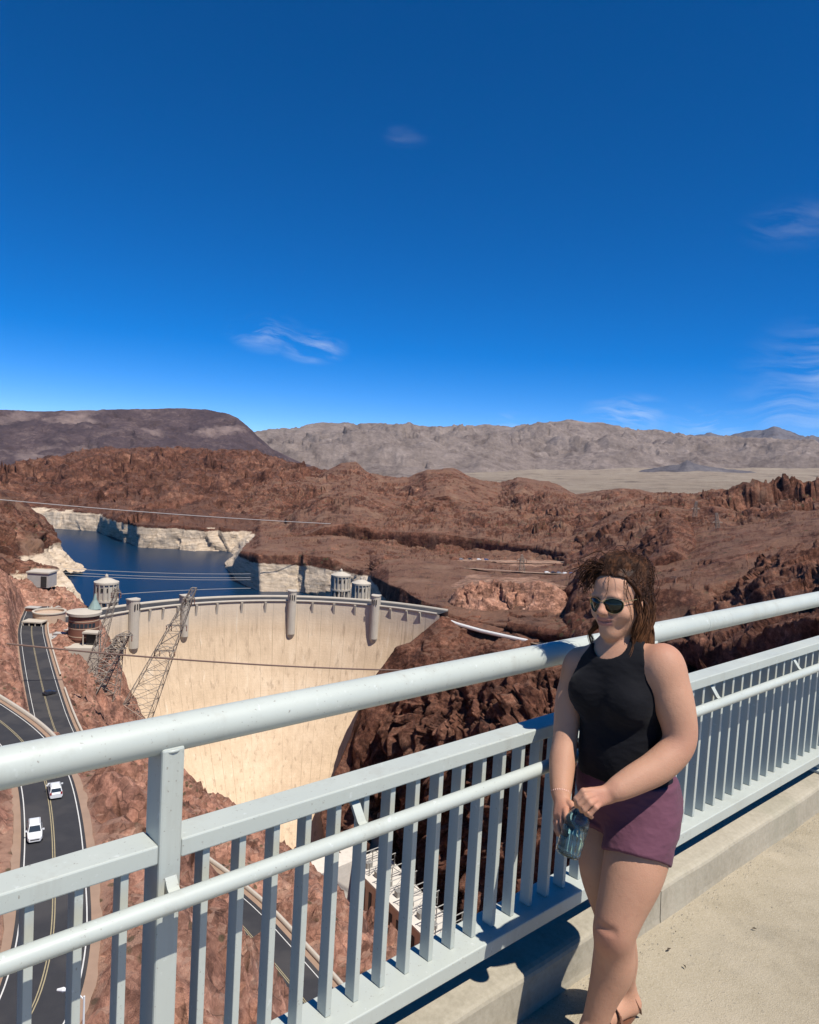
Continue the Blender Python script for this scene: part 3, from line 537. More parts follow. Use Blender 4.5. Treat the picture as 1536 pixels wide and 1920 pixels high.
for px in (240, 273, 308, 343, 383, 423, 467, 507, 585, 622, 660, 733, 772, 808):
    q = atz(px, 1140, ZC); th = math.atan2(q[0]-DCX, q[1]-DCY)
    er = np.array([math.sin(th), math.cos(th), 0]); et = np.array([math.cos(th), -math.sin(th), 0]); m = MB()
    c = dam_pt(th, DR0-.35, 0)
    P = [c-et*.6+er*.9, c+et*.6+er*.9, c+et*.6, c-et*.6]
    m.hexa([v+ZV*(ZC-9.5) for v in (P[0], P[1], P[1]+er*-.15, P[0]+er*-.15)]+[v+ZV*(ZC-.32) for v in (P[0], P[1], P[2]-er*1.3, P[3]-er*1.3)])
    m.build('pilaster', MATS['pale_concrete'], dam)
def crest_tower(px, w, d, below, above, label):
    q = atz(px, 1138, ZC); th = math.atan2(q[0]-DCX, q[1]-DCY)
    er = np.array([math.sin(th), math.cos(th), 0]); et = np.array([math.cos(th), -math.sin(th), 0]); c = dam_pt(th, DR0-1.2, 0); base = c+ZV*(ZC-below)
    tw = thing('elevator_tower', base, label, 'tower', 'towers along the dam crest')
    m = MB(); nseg = 8; ring = []
    for k in range(nseg+1):
        a = math.pi*k/nseg; ring.append(c+et*math.cos(a)*w/2-er*math.sin(a)*d*.55)
    ring += [c-et*w/2+er*d*.6, c+et*w/2+er*d*.6]
    n = len(ring); z0, z1 = ZC-below, ZC+above
    V = [v*1+ZV*z0-(c-v)*0 for v in ring]; V0 = [c+(v-c)*.55+er*1.0+ZV*z0 for v in ring]; V1 = [v+ZV*(z0+4) for v in ring]; V2 = [v+ZV*z1 for v in ring]
    m.add(V0+V1+V2, [tuple(range(2*n, 3*n))[::-1]]+[(j*n+i, j*n+(i+1) % n, (j+1)*n+(i+1) % n, (j+1)*n+i) for j in (0, 1) for i in range(n)])
    m.build('shaft', MATS['pale_concrete'], tw)
    m = MB(); Vb = [c+(v-c)*1.1+ZV*(z1-.01) for v in ring]; Vt = [c+(v-c)*1.1+ZV*(z1+.7) for v in ring]
    m.add(Vb+Vt, [tuple(range(n)), tuple(range(n, 2*n))[::-1]]+[(i, (i+1) % n, n+(i+1) % n, n+i) for i in range(n)]); m.build('cornice', MATS['pale_concrete'], tw)
    for s in (-.25, .0, .25):
        m = MB(); m.obox(c+et*s*w-er*(d*.55+.02)+ZV*(ZC+above-3.4), et*w*.05, er*.15, ZV*1.6); m.build('window', MATS['dark_opening'], tw)
    return tw
crest_tower(550, 5.2, 5.0, 24, 6.5, 'slim concrete tower at the middle of the dam crest')
crest_tower(703, 5.2, 5.0, 24, 6.5, 'slim concrete tower on the dam crest near its right end')
crest_tower(216, 6.0, 5.0, 24, 6.5, 'concrete tower at the left end of the dam crest')
crest_tower(353, 4.6, 5.0, 22, 5.5, 'concrete crest tower partly hidden behind the leaning lattice mast')
# ---- intake towers standing in the lake
def intake(px, py_top, r, rad, label, hgt=46):
    top = atr(px, py_top, r); base = np.array([top[0], top[1], -141.0]); tw = thing('intake_tower', base, label, 'intake tower', 'intake towers in the lake')
    zt = top[2]+141
    def lath(name, prof, mat, n=24): return MB().lathe(base, prof, n).build(name, MATS[mat], tw)
    lath('shaft', [(rad*.80, 0), (rad*.80, zt-22)], 'pale_concrete')
    for k in range(12):
        a = 2*math.pi*k/12; u = np.array([math.cos(a), math.sin(a), 0]); w = np.array([-u[1], u[0], 0])
        MB().obox(base+u*rad*.84+ZV*((zt-23)/2+6), u*rad*.16, w*rad*.07, ZV*((zt-23)/2+4.5)).build('fin', MATS['pale_concrete'], tw)
        MB().obox(base+u*rad*.93+ZV*(zt-5.6), u*.2, w*rad*.09, ZV*1.1).build('window', MATS['dark_opening'], tw)
    for k in range(16):
        a = 2*math.pi*(k+.5)/16; u = np.array([math.cos(a), math.sin(a), 0]); w = np.array([-u[1], u[0], 0])
        MB().obox(base+u*rad*.96+ZV*(zt-7.2), u*rad*.05, w*rad*.045, ZV*4.5).build('rib', MATS['pale_concrete'], tw)
    lath('gallery', [(rad*1.04, zt-13), (rad*1.04, zt-11.8), (rad*.9, zt-11.8)], 'pale_concrete')
    lath('drum', [(rad*.92, zt-11.8), (rad*.92, zt-2.6), (rad*1.02, zt-2.5), (rad*1.02, zt-1.4), (rad*.8, zt-1.2)], 'pale_concrete')
    rf = lath('roof', [(rad*.9, zt-1.25), (rad*.45, zt+.3), (rad*.12, zt+.9)], 'pale_concrete')
    MB().lathe(base, [(rad*.13, zt+.7), (rad*.13, zt+2.2), (.05, zt+3.3)], 10).build('lantern', MATS['pale_concrete'], rf)
intake(200, 1086, 470, 6.9, 'tall intake tower rising from the lake left of the dam')
intake(640, 1074, 560, 7.4, 'farther of the two intake towers right of the crest centre')
intake(678, 1089, 520, 6.6, 'nearer of the two intake towers beside the right crest tower')
# ---- powerhouse at the foot of the dam
PH = [atz(x, y, -215) for x, y in ((655, 1620), (716, 1597), (900, 1790), (846, 1810))]
ph = thing('powerhouse', PH[0]-ZV*32, 'long flat-roofed powerhouse below the dam with steel gear on its roof', 'powerhouse')
c4 = PH; MB().hexa([q-ZV*34 for q in (c4[0], c4[1], c4[2], c4[3])]+[q for q in c4]).build('wall', MATS['tan_facade'], ph)
ctr = sum(c4)/4; rf = MB().hexa([ctr+(q-ctr)*1.02+ZV*.02 for q in c4]+[ctr+(q-ctr)*1.02+ZV*1.0 for q in c4]).build('roof', MATS['roof_gravel'], ph)
uL = (c4[3]-c4[0]); LL = np.linalg.norm(uL); uL /= LL; uW = (c4[1]-c4[0]); WW = np.linalg.norm(uW); uW /= WW
for k in range(9):
    b = c4[0]+uL*(LL*(k+.7)/9.3)+ZV*1.0; m = MB()
    for s in (.12, .5, .88):
        m.tube([b+uW*WW*s, b+uW*WW*s+ZV*7], .28, 4)
    m.tube([b+uW*WW*.08+ZV*7, b+uW*WW*.92+ZV*7], .3, 4); m.tube([b+uW*WW*.12+ZV*4, b+uW*WW*.88+ZV*4], .22, 4)
    m.tube([b+uW*WW*.12+ZV*0, b+uW*WW*.5+ZV*7], .18, 4); m.tube([b+uW*WW*.88, b+uW*WW*.5+ZV*7], .18, 4)
    m.build('takeoff_frame', MATS['grey_steel'], ph)
    m = MB(); m.obox(b+uW*WW*.3+uL*3+ZV*1.4, uL*1.4, uW*1.8, ZV*1.4); m.build('transformer', MATS['grey_steel'], ph)
for k in range(14):
    b = c4[0]+uL*(LL*(k+.5)/14)-ZV*12; MB().obox(b-uW*.1, uL*1.2, uW*.25, ZV*8).build('window', MATS['dark_opening'], ph)
# Nevada-side terrace at the dam's foot and the pale apron
q = [atz(x, y, -212) for x, y in ((560, 1592), (650, 1560), (672, 1610), (600, 1640))]
ap = MB().hexa([v-ZV*30 for v in q]+q).build('concrete_apron', MATS['roof_gravel'], None, label='pale concrete apron at the foot of the dam beside the powerhouse', cat='apron')
# ---- visitor buildings by the left end of the crest
vc0 = np.array([*atz(157, 1196, -88)[:2], -92.0]); vc = thing('visitor_centre', vc0, 'round brown visitor building with pale flat roof at the dam\'s left end', 'building')
rv = 6.6; MB().lathe(vc0, [(rv*.92, 0), (rv*.92, 4.4), (rv, 4.4), (rv, 15.0), (rv*.9, 15.0)], 40).build('wall', MATS['brown_facade'], vc)
rf = MB().lathe(vc0, [(rv*.98, 15.02), (rv*1.13, 15.1), (rv*1.15, 16.3), (rv*.9, 16.6), (rv*.1, 17.2)], 40).build('roof', MATS['pale_concrete'], vc)
MB().lathe(vc0+np.array([3., 4, 0]), [(3.0, 17), (2.2, 18.5), (.9, 21), (.2, 24)], 14).build('cupola', MATS['copper_roof'], rf)
for zz in (5.6, 9.2, 12.6):
    MB().lathe(vc0, [(rv*1.004, zz), (rv*1.012, zz), (rv*1.012, zz+.35), (rv*1.004, zz+.35)], 40).build('ledge', MATS['tan_facade'], vc)
for k in range(9):
    a = -2.6+.26*k; u = np.array([math.cos(a), math.sin(a), 0]); w = np.array([-u[1], u[0], 0]); MB().obox(vc0+u*rv*1.0+ZV*10.9, u*.1, w*.7, ZV*1.0).build('window', MATS['window_glass'], vc)
q0 = np.array([*atz(172, 1213, -90)[:2], -93.0]); en = thing('entrance_pavilion', q0, 'small flat-roofed pavilion on thin posts in front of the round building', 'pavilion')
MB().box(q0[0]-3.4, q0[0]+3.4, q0[1]-2.6, q0[1]+2.6, q0[2]+9.4, q0[2]+10.1).build('roof', MATS['pale_concrete'], en)
MB().box(q0[0]-2.2, q0[0]+2.2, q0[1]-.8, q0[1]+2.2, q0[2], q0[2]+9.4).build('core', MATS['dark_opening'], en)
for sx in (-1, 1):
    for sy in (-1, 1): MB().box(q0[0]+sx*3-.2, q0[0]+sx*3+.2, q0[1]+sy*2.2-.2, q0[1]+sy*2.2+.2, q0[2], q0[2]+9.4).build('post', MATS['pale_concrete'], en)
q0 = np.array([*atr(92, 1176, 405)[:2], -92.0]); pk = thing('curved_hall', q0, 'tan half-round hall with dark canopy left of the round brown building', 'building')
MB().lathe(q0, [(7.4, 0), (7.4, 8.5), (6.9, 8.5), (6.9, 7.8), (0.1, 7.9)], 32).build('wall', MATS['tan_facade'], pk)
MB().lathe(q0, [(7.5, 8.51), (7.8, 8.6), (7.8, 9.1), (6.8, 9.1), (6.8, 8.51)], 32, cap=False).build('coping', MATS['pale_concrete'], pk)
MB().box(q0[0]-7, q0[0]+2.5, q0[1]-13, q0[1]-6.5, q0[2]+5.6, q0[2]+6.2).build('canopy', MATS['pale_concrete'], pk)
MB().box(q0[0]-6.4, q0[0]+2, q0[1]-8.4, q0[1]-7.0, q0[2], q0[2]+5.5).build('entrance', MATS['dark_opening'], pk)
for k in range(4): MB().box(q0[0]-6.6+2.9*k, q0[0]-6.2+2.9*k, q0[1]-12.8, q0[1]-12.4, q0[2], q0[2]+5.6).build('post', MATS['pale_concrete'], pk)
q0 = np.array([*atr(78, 1128, 470)[:2], -82.0]); hb = thing('hillside_building', q0, 'small grey building with dark doorway on the ledge left of the lake', 'building')
MB().box(q0[0]-6, q0[0]+6, q0[1]-5, q0[1]+5, q0[2], q0[2]+8).build('wall', MATS['grey_concrete'], hb); MB().box(q0[0]-6.5, q0[0]+6.5, q0[1]-5.5, q0[1]+5.5, q0[2]+8.01, q0[2]+8.8).build('roof', MATS['pale_concrete'], hb)
MB().box(q0[0]+1.8, q0[0]+5, q0[1]-5.2, q0[1]-4.9, q0[2]+.3, q0[2]+6.4).build('door', MATS['dark_opening'], hb)
# retaining wall and terraces in front of the visitor building
q = [atz(x, y, -89) for x, y in ((104, 1214), (118, 1196), (186, 1200), (184, 1216))]
MB().hexa([v-ZV*12 for v in q]+[v for v in q]).build('terrace', MATS['pale_concrete'], None, label='pale concrete terrace in front of the round brown building', cat='terrace')
q = [atz(x, y, -88.6) for x, y in ((88, 1206), (72, 1196), (128, 1176), (136, 1192))]
MB().hexa([v-ZV*6 for v in q]+[v for v in q]).build('plaza', MATS['grey_concrete'], None, label='grey paved plaza in front of the tan half-round hall', cat='plaza')
for k, (px, py, r, w, h_, m_, lab) in enumerate(((112, 1196, 372, 2.2, 3.0, 'white_paint', 'white kiosk on the plaza near the round brown building'), (127, 1188, 380, 1.6, 2.6, 'tan_facade', 'tan booth right of the white kiosk'), (62, 1150, 430, 3.0, 4.0, 'brown_facade', 'brown shed against the red cliff at far left'), (120, 1150, 440, 3.4, 4.5, 'pale_concrete', 'pale block behind the round brown building'))):
    q0 = atr(px, py, r); q0[2] -= 1.0; hut = thing('utility_hut', q0, lab, 'hut', 'huts by the dam')
    MB().box(q0[0]-w, q0[0]+w, q0[1]-w*.7, q0[1]+w*.7, q0[2]-4, q0[2]+h_).build('wall', MATS[m_], hut); MB().box(q0[0]-w*1.1, q0[0]+w*1.1, q0[1]-w*.8, q0[1]+w*.8, q0[2]+h_+.01, q0[2]+h_+.4).build('roof', MATS['grey_concrete'], hut)
    MB().box(q0[0]-w*.25, q0[0]+w*.25, q0[1]-w*.7-.06, q0[1]-w*.7+.02, q0[2], q0[2]+2.1).build('door', MATS['dark_opening'], hut)
# ---- road barriers
wall_along('road_barrier', dam_mid[2:90], -6.9, .9, .5, MATS['barrier_concrete'], 'low pale concrete barrier on the canyon side of the dam road', 'barrier')
wall_along('road_barrier', dam_mid[100:], -6.9, .9, .5, MATS['barrier_concrete'], 'low concrete barrier beside the lower stretch of road under the railing', 'barrier')
wall_along('guard_wall', near_mid[3:62], -4.9, .75, .45, MATS['barrier_concrete'], 'low stone guard wall along the outer edge of the curving near road', 'wall')
# ---- leaning lattice masts
simple('mast_steel', (.27, .225, .18), .6, .2, nscale=1, var=.2)
def lattice(base, top, w0, w1, nseg, label, arms=(), side=None, th=.22, arm_w=5.0):
    base, top = np.array(base, float), np.array(top, float); ax = (top-base)
    sd = side if side is not None else np.array([.85, -.5, 0]); sd = sd/np.linalg.norm(sd)
    fw = np.cross(ax/np.linalg.norm(ax), sd); fw /= np.linalg.norm(fw)
    L = thing('transmission_tower', base, label, 'transmission tower', 'lattice transmission towers on the canyon rim')
    def corner(k, t):
        w = (w0*(1-t)+w1*t)/2; a, b = ((-1, -1), (1, -1), (1, 1), (-1, 1))[k]; return base+ax*t+sd*w*a+fw*w*b
    for k in range(4): MB().tube([corner(k, 0), corner(k, .5), corner(k, 1)], th, 5).build('leg', MATS['mast_steel'], L)
    ts = 1-(1-np.linspace(0, 1, nseg+1))**1.15
    for k in range(4):
        m = MB(); k2 = (k+1) % 4
        for a, b in zip(ts[:-1], ts[1:]):
            m.tube([corner(k, a), corner(k2, b)], th*.55, 4, False); m.tube([corner(k2, a), corner(k, b)], th*.55, 4, False); m.tube([corner(k, b), corner(k2, b)], th*.6, 4, False)
        m.build('bracing', MATS['mast_steel'], L)
    for t_, ww in arms:
        m = MB(); c = base+ax*t_; h = ax/np.linalg.norm(ax)
        for s in (-1, 1):
            m.tube([c+fw*s*w1*.6-sd*ww, c+fw*s*w1*.6+sd*ww], th*.9, 4); m.tube([c+fw*s*w1*.6-sd*ww, c+h*2.5], th*.6, 4); m.tube([c+fw*s*w1*.6+sd*ww, c+h*2.5], th*.6, 4)
        for q in np.linspace(-1, 1, 7): m.tube([c-fw*w1*.6+sd*ww*q, c+fw*w1*.6+sd*ww*q], th*.6, 4)
        o = m.build('cross_arm', MATS['mast_steel'], L)
        for q in (-1, -.5, .5, 1):
            mm = MB(); b = c+sd*ww*q; mm.lathe(b-ZV*2.6, [(.12, 0), (.3, .4), (.12, .8), (.3, 1.2), (.12, 1.6), (.3, 2.0), (.1, 2.6)], 8); mm.build('insulator', MATS['brown_facade'], o)
    return L
def gz(x, y): return float(ground(np.array([[x, y]]))[0])
B1 = atr(262, 1322, 352); T1 = atr(364, 1102, 352)
lattice(B1-(T1-B1)*.35, T1, 17, 2.2, 12, 'tallest lattice mast leaning over the dam face left of centre', ((.60, 4.5), (.76, 4.5), (.93, 2.5)), side=np.array([1, .1, 0]), th=.19)
B2 = atr(158, 1292, 330); T2 = atr(236, 1188, 330)
lattice(B2-ZV*2, T2, 12, 3, 9, 'squat lattice mast leaning right beside the dam road barrier', ((.75, 4.), (.97, 3.)), side=np.array([1, .1, 0]), th=.22)
B3 = atr(196, 1300, 336); T3 = atr(225, 1192, 336)
lattice(B3-ZV*2, T3, 10, 3, 9, 'dense lattice mast just right of the squat leaning one', ((.7, 3.), (.92, 3.5)), side=np.array([1, .1, 0]), th=.17)
B4 = atr(176, 1236, 350); T4 = atr(220, 1104, 350)
lattice(B4-ZV*2, T4, 5, 1.2, 10, 'thin lattice boom in front of the left intake tower', ((.95, 2.0),), side=np.array([1, .1, 0]), th=.13)
for i, (px, pb, pt, r, lab) in enumerate(((1350, 1052, 962, 640, 'pale lattice pylon on the brown slope at far right'), (1298, 1010, 940, 760, 'faint lattice pylon on the ridge left of the far-right pylon'), (979, 1088, 1040, 640, 'small lattice pylon standing left of the woman\'s hair'))):
    lattice(atr(px, pb, r), atr(px+(-6, 8, 0)[i], pt, r), 6, 1.4, 7, lab, ((.8, 4.),), side=np.array([1, 0, 0]), th=.16)
# ---- cables
simple('cable_metal', (.16, .10, .075), .6, nscale=1); simple('wire_metal', (.40, .37, .34), .5, nscale=1)
def cable(a, b, sag, rad, mat, label, n=28):
    a, b = np.array(a), np.array(b); P = [a*(1-t)+b*t-ZV*sag*4*t*(1-t) for t in np.linspace(0, 1, n)]; o = np.array(P[0])
    m = MB().tube([q-o for q in P], rad, 6); ob = m.build('cable', MATS[mat], None, label=label, cat='cable', group='cables over the canyon'); ob.location = o
cable(atr(-60, 1199, 300), atr(900, 1258, 330), 3.0, .33, 'cable_metal', 'thick brown cable crossing in front of the dam face')
cable(atr(-60, 931, 700), atr(620, 982, 760), 2.0, .30, 'wire_metal', 'long thin wire high over the lake and its pale cliffs')
for k, (a, b) in enumerate(((1066, 1076), (1073, 1083), (1078, 1087))): cable(atr(120, a, 520), atr(470, b, 560), 1.2, .14, 'wire_metal', ('upper', 'middle', 'lower')[k]+' of three thin wires close together over the blue lake')
cable(atr(226, 1114, 470), atr(470, 1103, 540), -.6, .16, 'wire_metal', 'pale floating boom line across the lake behind the dam')
# ---- crest road on the Arizona side, with its white barrier and buses
az = resample([(*atz(x, y, -92)[:2], -92) for x, y in ((815, 1153), (850, 1159), (900, 1167), (960, 1177), (1020, 1186), (1075, 1196), (1200, 1212))], 2.0)
bq = np.array([atr(*q) for q in up(b3, -3, 16) if 805 < q[0] < 1310]); az[:, 2] = np.interp(az[:, 0], bq[:, 0], bq[:, 2])+1.0
ribbon('shoulder', az, -5, 4.5, .0, MATS['shoulder_soil'], kind='structure'); ra = ribbon('road', az, -3, 3, .2, MATS['asphalt'], kind='structure')
wl = wall_along('white_parapet', az[6:-30], 3.8, 1.5, .6, MATS['white_paint'], 'white parapet along the crest road right of the dam', 'parapet')
# ---- cars far off on the benches
def small_car(p, ang, mat, label, group):
    c, s = math.cos(ang), math.sin(ang); L = [(-2.2, .0, .35), (-2.2, 0, .95), (-1.9, 0, 1.0), (-1.5, 0, 1.5), (.5, 0, 1.5), (1.2, 0, 1.0), (2.1, 0, .85), (2.2, 0, .35)]
    V = []; n = len(L)
    for side in (-.9, .9):
        for x, _, z in L: V.append((x, side*(.82 if z > 1.2 else 1), z))
    Fc = [tuple(range(n)), tuple(range(2*n-1, n-1, -1))]+[(i, i+n, (i+1) % n+n, (i+1) % n) for i in range(n)]
    m = MB().add(V, [f[::-1] for f in Fc])
    for wx in (-1.35, 1.35):
        for wy in (-.9, .9): m.tube([(wx, wy-.1, .33), (wx, wy+.1, .33)], .34, 10)
    o = m.build('parked_car', mat, None, label=label, cat='car', group=group); o.location = Vector(p); o.rotation_euler = (0, 0, ang); return o
cmats = [simple('car_white', (.72, .72, .70), .3, nscale=.5, var=.03), simple('car_dark', (.03, .03, .035), .25, nscale=.5, var=.1), simple('car_silver', (.38, .39, .40), .3, .5, nscale=.5, var=.05), simple('car_blue', (.05, .09, .2), .3, nscale=.5, var=.1)]
# ================================================================== THE RAILING
t = NT('rail_paint'); a = t.noise(3.5, 6, .6); b = t.noise(60, 4, .6); c = t.noise(18, 5, .75)
col = t.mix(a, (.43, .455, .40), (.50, .525, .465)); col = t.mix(t.rng(c, .58, .72, 0, .5), col, (.40, .41, .35)); col = t.mix(t.rng(t.noise(120, 2), .68, .74, 0, .7), col, (.22, .19, .15))
col = t.mix(t.rng(t.noise(9, 5, .7, sx=(1, 1, .12)), .56, .7, 0, .35), col, (.36, .35, .29)); col = t.mix(t.rng(t.noise(35, 3, .6), .66, .72, 0, .5), col, (.62, .64, .60))
t.color(col); t.set(Roughness=t.rng(a, .3, .7, .38, .55)); t.bump(b, .05, .002); MATS['rail_paint'] = t.m
RL = thing('bridge_railing', rail(.73, -1.64, .155), 'pale grey steel bridge railing with round top rail and upright bars', 'railing')
PAINT = MATS['rail_paint']
def rbox(d0, d1, s0, s1, z0, z1): return MB().obox(rail((d0+d1)/2, (s0+s1)/2, (z0+z1)/2), DV*(d1-d0)/2, NV*(s1-s0)/2, ZV*(z1-z0)/2)
def shared(mesh_o, d): # copy of a piece shifted along the railing
    o = mesh_o.copy(); COL.objects.link(o); o.parent = RL; o.location = Vector(DV*d); return o
def pipe(d0, d1, s, z, r, n, name):
    k = max(2, int((d1-d0)/.5)); return MB().tube([rail(d, s, z) for d in np.linspace(d0, d1, k)], r, n).build(name, PAINT, RL, smooth=True)
pipe(-6, 14, -1.64, 1.225, .0435, 40, 'top_rail')
pipe(-6, 14, -1.523, .879, .0215, 24, 'handrail')
POST0, BAY = .7325, 2.09
posts = [POST0+BAY*k for k in range(-2, 6)]
p0 = rbox(POST0-.0275, POST0+.0275, -1.682, -1.597, .156, 1.205).build('post', PAINT, RL, bevel=.006)
pp = rbox(POST0-.09, POST0+.09, -1.70, -1.58, .1555, .172).build('base_plate', MATS['rail_paint'], p0, bevel=.003)
for d in posts:
    if abs(d-POST0) > .01:
        o = shared(p0, d-POST0); q = pp.copy(); COL.objects.link(q); q.parent = o
b0 = None
for a, b in zip(posts[:-1], posts[1:]):
    d0, d1 = a+.0278, b-.0278
    rbox(d0, d1, -1.685, -1.60, .932, .978).build('box_rail', PAINT, RL, bevel=.004)
    rbox(d0, d1, -1.70, -1.56, .25, .304).build('bottom_rail', PAINT, RL, bevel=.004)
    n = 20
    for k in range(n):
        d = a+BAY*(k+1)/(n+1)-.0+.0; 
        if b0 is None:
            b0 = rbox(d-.0095, d+.0095, -1.656, -1.612, .3045, .9315).build('baluster', PAINT, RL, bevel=.002); bd = d
        else: shared(b0, d-bd)
br0 = None
for d in (-3.66, -2.6, -1.48, -.4, .735, 1.29, 2.34, 3.40, 4.345, 5.3, 6.4, 7.5):
    if br0 is None:
        P = [rail(d, -1.64, .936), rail(d, -1.615, .912), rail(d, -1.585, .872), rail(d, -1.55, .852), rail(d, -1.523, .858)]; m = MB()
        for q, q2 in zip(P[:-1], P[1:]):
            u = (q2-q); u /= np.linalg.norm(u); w = np.cross(u, DV); m.obox((q+q2)/2, DV*.014, w*.005, (q2-q)/2*1.08)
        br0 = m.build('bracket', PAINT, RL); bd0 = d
    else: shared(br0, d-bd0)
for d in posts[:4]:      # weld beads and bolts where the rails meet the posts
    for s_, z_ in ((-1.64, 1.186), ):
        m = MB(); m.tube([rail(d+.029*math.cos(a), s_+.044*math.sin(a), z_+.012*abs(math.sin(a))) for a in np.linspace(0, 2*math.pi, 24)], .004, 6, False); m.build('weld_bead', PAINT, RL, smooth=True)
    for ds in (-.065, .065):
        for ss in (-1.592, -1.688): MB().tube([rail(d+ds, ss, .172), rail(d+ds, ss, .186)], .009, 6).build('bolt', MATS['grey_steel'], RL)
for d in (-.62, 3.30):    # sleeves where two lengths of pipe join
    MB().tube([rail(d-.006, -1.64, 1.225), rail(d+.006, -1.64, 1.225)], .0442, 40).build('pipe_joint', PAINT, RL, smooth=False)
# dry leaves and grit on the walkway
simple('dry_leaf', (.07, .05, .03), .9, nscale=80, var=.4); simple('grit', (.25, .22, .18), .95, nscale=60, var=.4)
for k, (px, py, a, s_, lab) in enumerate(((1254, 1781, .5, .016, 'dark dry leaf on the walkway right of the knee'), (1284, 1813, 1.9, .012, 'small leaf scrap below the dark dry leaf'), (1414, 1742, -.3, .014, 'dry leaf lying alone far out on the walkway'), (1267, 1748, 1., .006, 'tiny dark crumb beside the kerb'))):
    q = atz(px, py, .006); u = np.array([math.cos(a), math.sin(a), 0]); w = np.array([-u[1], u[0], 0])
    s_ *= .75; V = [u*s_*1.2+ZV*.003, w*s_*.45+ZV*.006, -u*s_, -w*s_*.45+ZV*.005, u*s_*.2+ZV*.001]
    o = MB().add(V, [(0, 1, 4), (1, 2, 4), (2, 3, 4), (3, 0, 4)]).build('dry_leaf', MATS['dry_leaf'], None, label=lab, cat='leaf', group='leaves on the walkway'); o.location = Vector(q)
m = MB(); rgv = np.random.default_rng(8)
for k in range(900):
    d, s_ = rgv.uniform(.8, 6), -1.50+abs(rgv.normal(0, .05)) if k < 500 else rgv.uniform(-1.5, 1.6); r = rgv.uniform(.0010, .0032); c = rail(d, s_, .001+(s_+1)*.006*(s_ > -1)); h_ = r*rgv.uniform(.6, 1.2)
    a = rgv.uniform(0, 6, 4); m.add([c+np.array([math.cos(x+i*1.57)*r*rgv.uniform(.6, 1.2), math.sin(x+i*1.57)*r*rgv.uniform(.6, 1.2), 0]) for i, x in enumerate([a[0]]*4)]+[c+ZV*h_], [(0, 1, 4), (1, 2, 4), (2, 3, 4), (3, 0, 4)])
m.build('grit', MATS['grit'], None, kind='stuff', label='loose grit gathered along the foot of the kerb')
# ================================================================== ROAD TRAFFIC
def suv(p, ang, mat, label):
    T = thing('suv', p, label, 'car', 'cars on the near road'); T.rotation_euler = (0, 0, ang); T0 = np.array(ROOT[T])
    ROOT[T] = np.zeros(3)
    def body(sec, name, mat, parent=T):        # sections along x: list of (x, [(y, z)...]) half outlines mirrored
        V = []; n = None
        for x, o in sec:
            full = [(y, z) for y, z in o]+[(-y, z) for y, z in o[::-1]]; n = len(full); V += [(x, y, z) for y, z in full]
        k = len(sec); Fc = [(i*n+j, i*n+(j+1) % n, (i+1)*n+(j+1) % n, (i+1)*n+j) for i in range(k-1) for j in range(n)]
        Fc = [f[::-1] for f in Fc]+[tuple(range(n)), tuple((k-1)*n+j for j in range(n))[::-1]]
        return MB().add(V, Fc).build(name, mat, parent, bevel=.05)
    def lo(w, top): return [(w*.9, .28), (w, .5), (w, .8), (w*.95, top)]
    body([(-2.32, lo(.80, .92)), (-2.2, lo(.90, 1.02)), (-1.5, lo(.94, 1.06)), (.7, lo(.94, 1.06)), (1.3, lo(.93, 1.02)), (2.05, lo(.88, .93)), (2.32, lo(.72, .78))], 'body', mat)
    def hi(w, z0, w1, z1): return [(w, z0), (w1, z1)]
    body([(-2.15, hi(.84, 1.0, .78, 1.05)), (-1.85, hi(.88, 1.0, .70, 1.66)), (-1.3, hi(.88, 1.0, .71, 1.73)), (.05, hi(.88, 1.0, .70, 1.70)), (.35, hi(.88, 1.0, .68, 1.60)), (1.05, hi(.85, 1.0, .78, 1.04))], 'cabin', mat)
    G = MATS['window_glass']
    def quad(P, name, m=G): MB().add(P, [(0, 1, 2, 3)]).build(name, m, T)
    quad([(1.06, .74, 1.075), (1.06, -.74, 1.075), (.40, -.61, 1.60), (.40, .61, 1.60)], 'windscreen')
    quad([(-2.14, -.70, 1.14), (-2.14, .70, 1.14), (-1.93, .62, 1.60), (-1.93, -.62, 1.60)], 'rear_window')
    for s in (-1, 1):
        MB().hexa([(-1.75, s*.865, 1.12), (.75, s*.865, 1.10), (.75, s*.88, 1.10), (-1.75, s*.88, 1.12), (-1.6, s*.74, 1.60), (.2, s*.735, 1.58), (.2, s*.76, 1.58), (-1.6, s*.765, 1.60)]).build('side_window', G, T)
        MB().hexa([(2.12, s*.50, .66), (2.25, s*.50, .66), (2.1, s*.84, .68), (1.95, s*.84, .68), (2.12, s*.50, .82), (2.22, s*.5, .80), (2.05, s*.85, .86), (1.9, s*.85, .88)]).build('headlight', MATS['white_paint'], T)
        MB().box(-2.33, -2.2, s*.72-.12, s*.72+.12, .8, 1.15).build('tail_light', simple('tail_red', (.3, .02, .02), .3), T)
        MB().obox((.72, s*1.05, 1.12), (.08, 0, 0), (0, .13, 0), (0, 0, .09)).build('mirror', mat, T)
        MB().tube([(-1.6, s*.62, 1.77), (.1, s*.62, 1.745)], .025, 6).build('roof_bar', MATS['grey_steel'], T)
        for x in (-1.42, 1.45):
            w = MB().tube([(x, s*.74, .35), (x, s*.96, .35)], .36, 18).build('wheel', simple('tyre_rubber', (.02, .02, .02), .9), T)
            MB().tube([(x, s*.90, .35), (x, s*.972, .35)], .22, 12).build('rim', MATS['grey_steel'], w)
    MB().box(2.25, 2.335, -.55, .55, .48, .62).build('grille', MATS['dark_opening'], T)
    return T
def road_pose(px, py, z=ZN):
    q = atz(px, py, z+.9); P = near_mid; i = int(np.argmin(((P[:, :2]-q[:2])**2).sum(1))); tv = P[min(i+1, len(P)-1)]-P[i-1]
    return np.array([q[0], q[1], ZN+.15]), math.atan2(tv[1], tv[0])
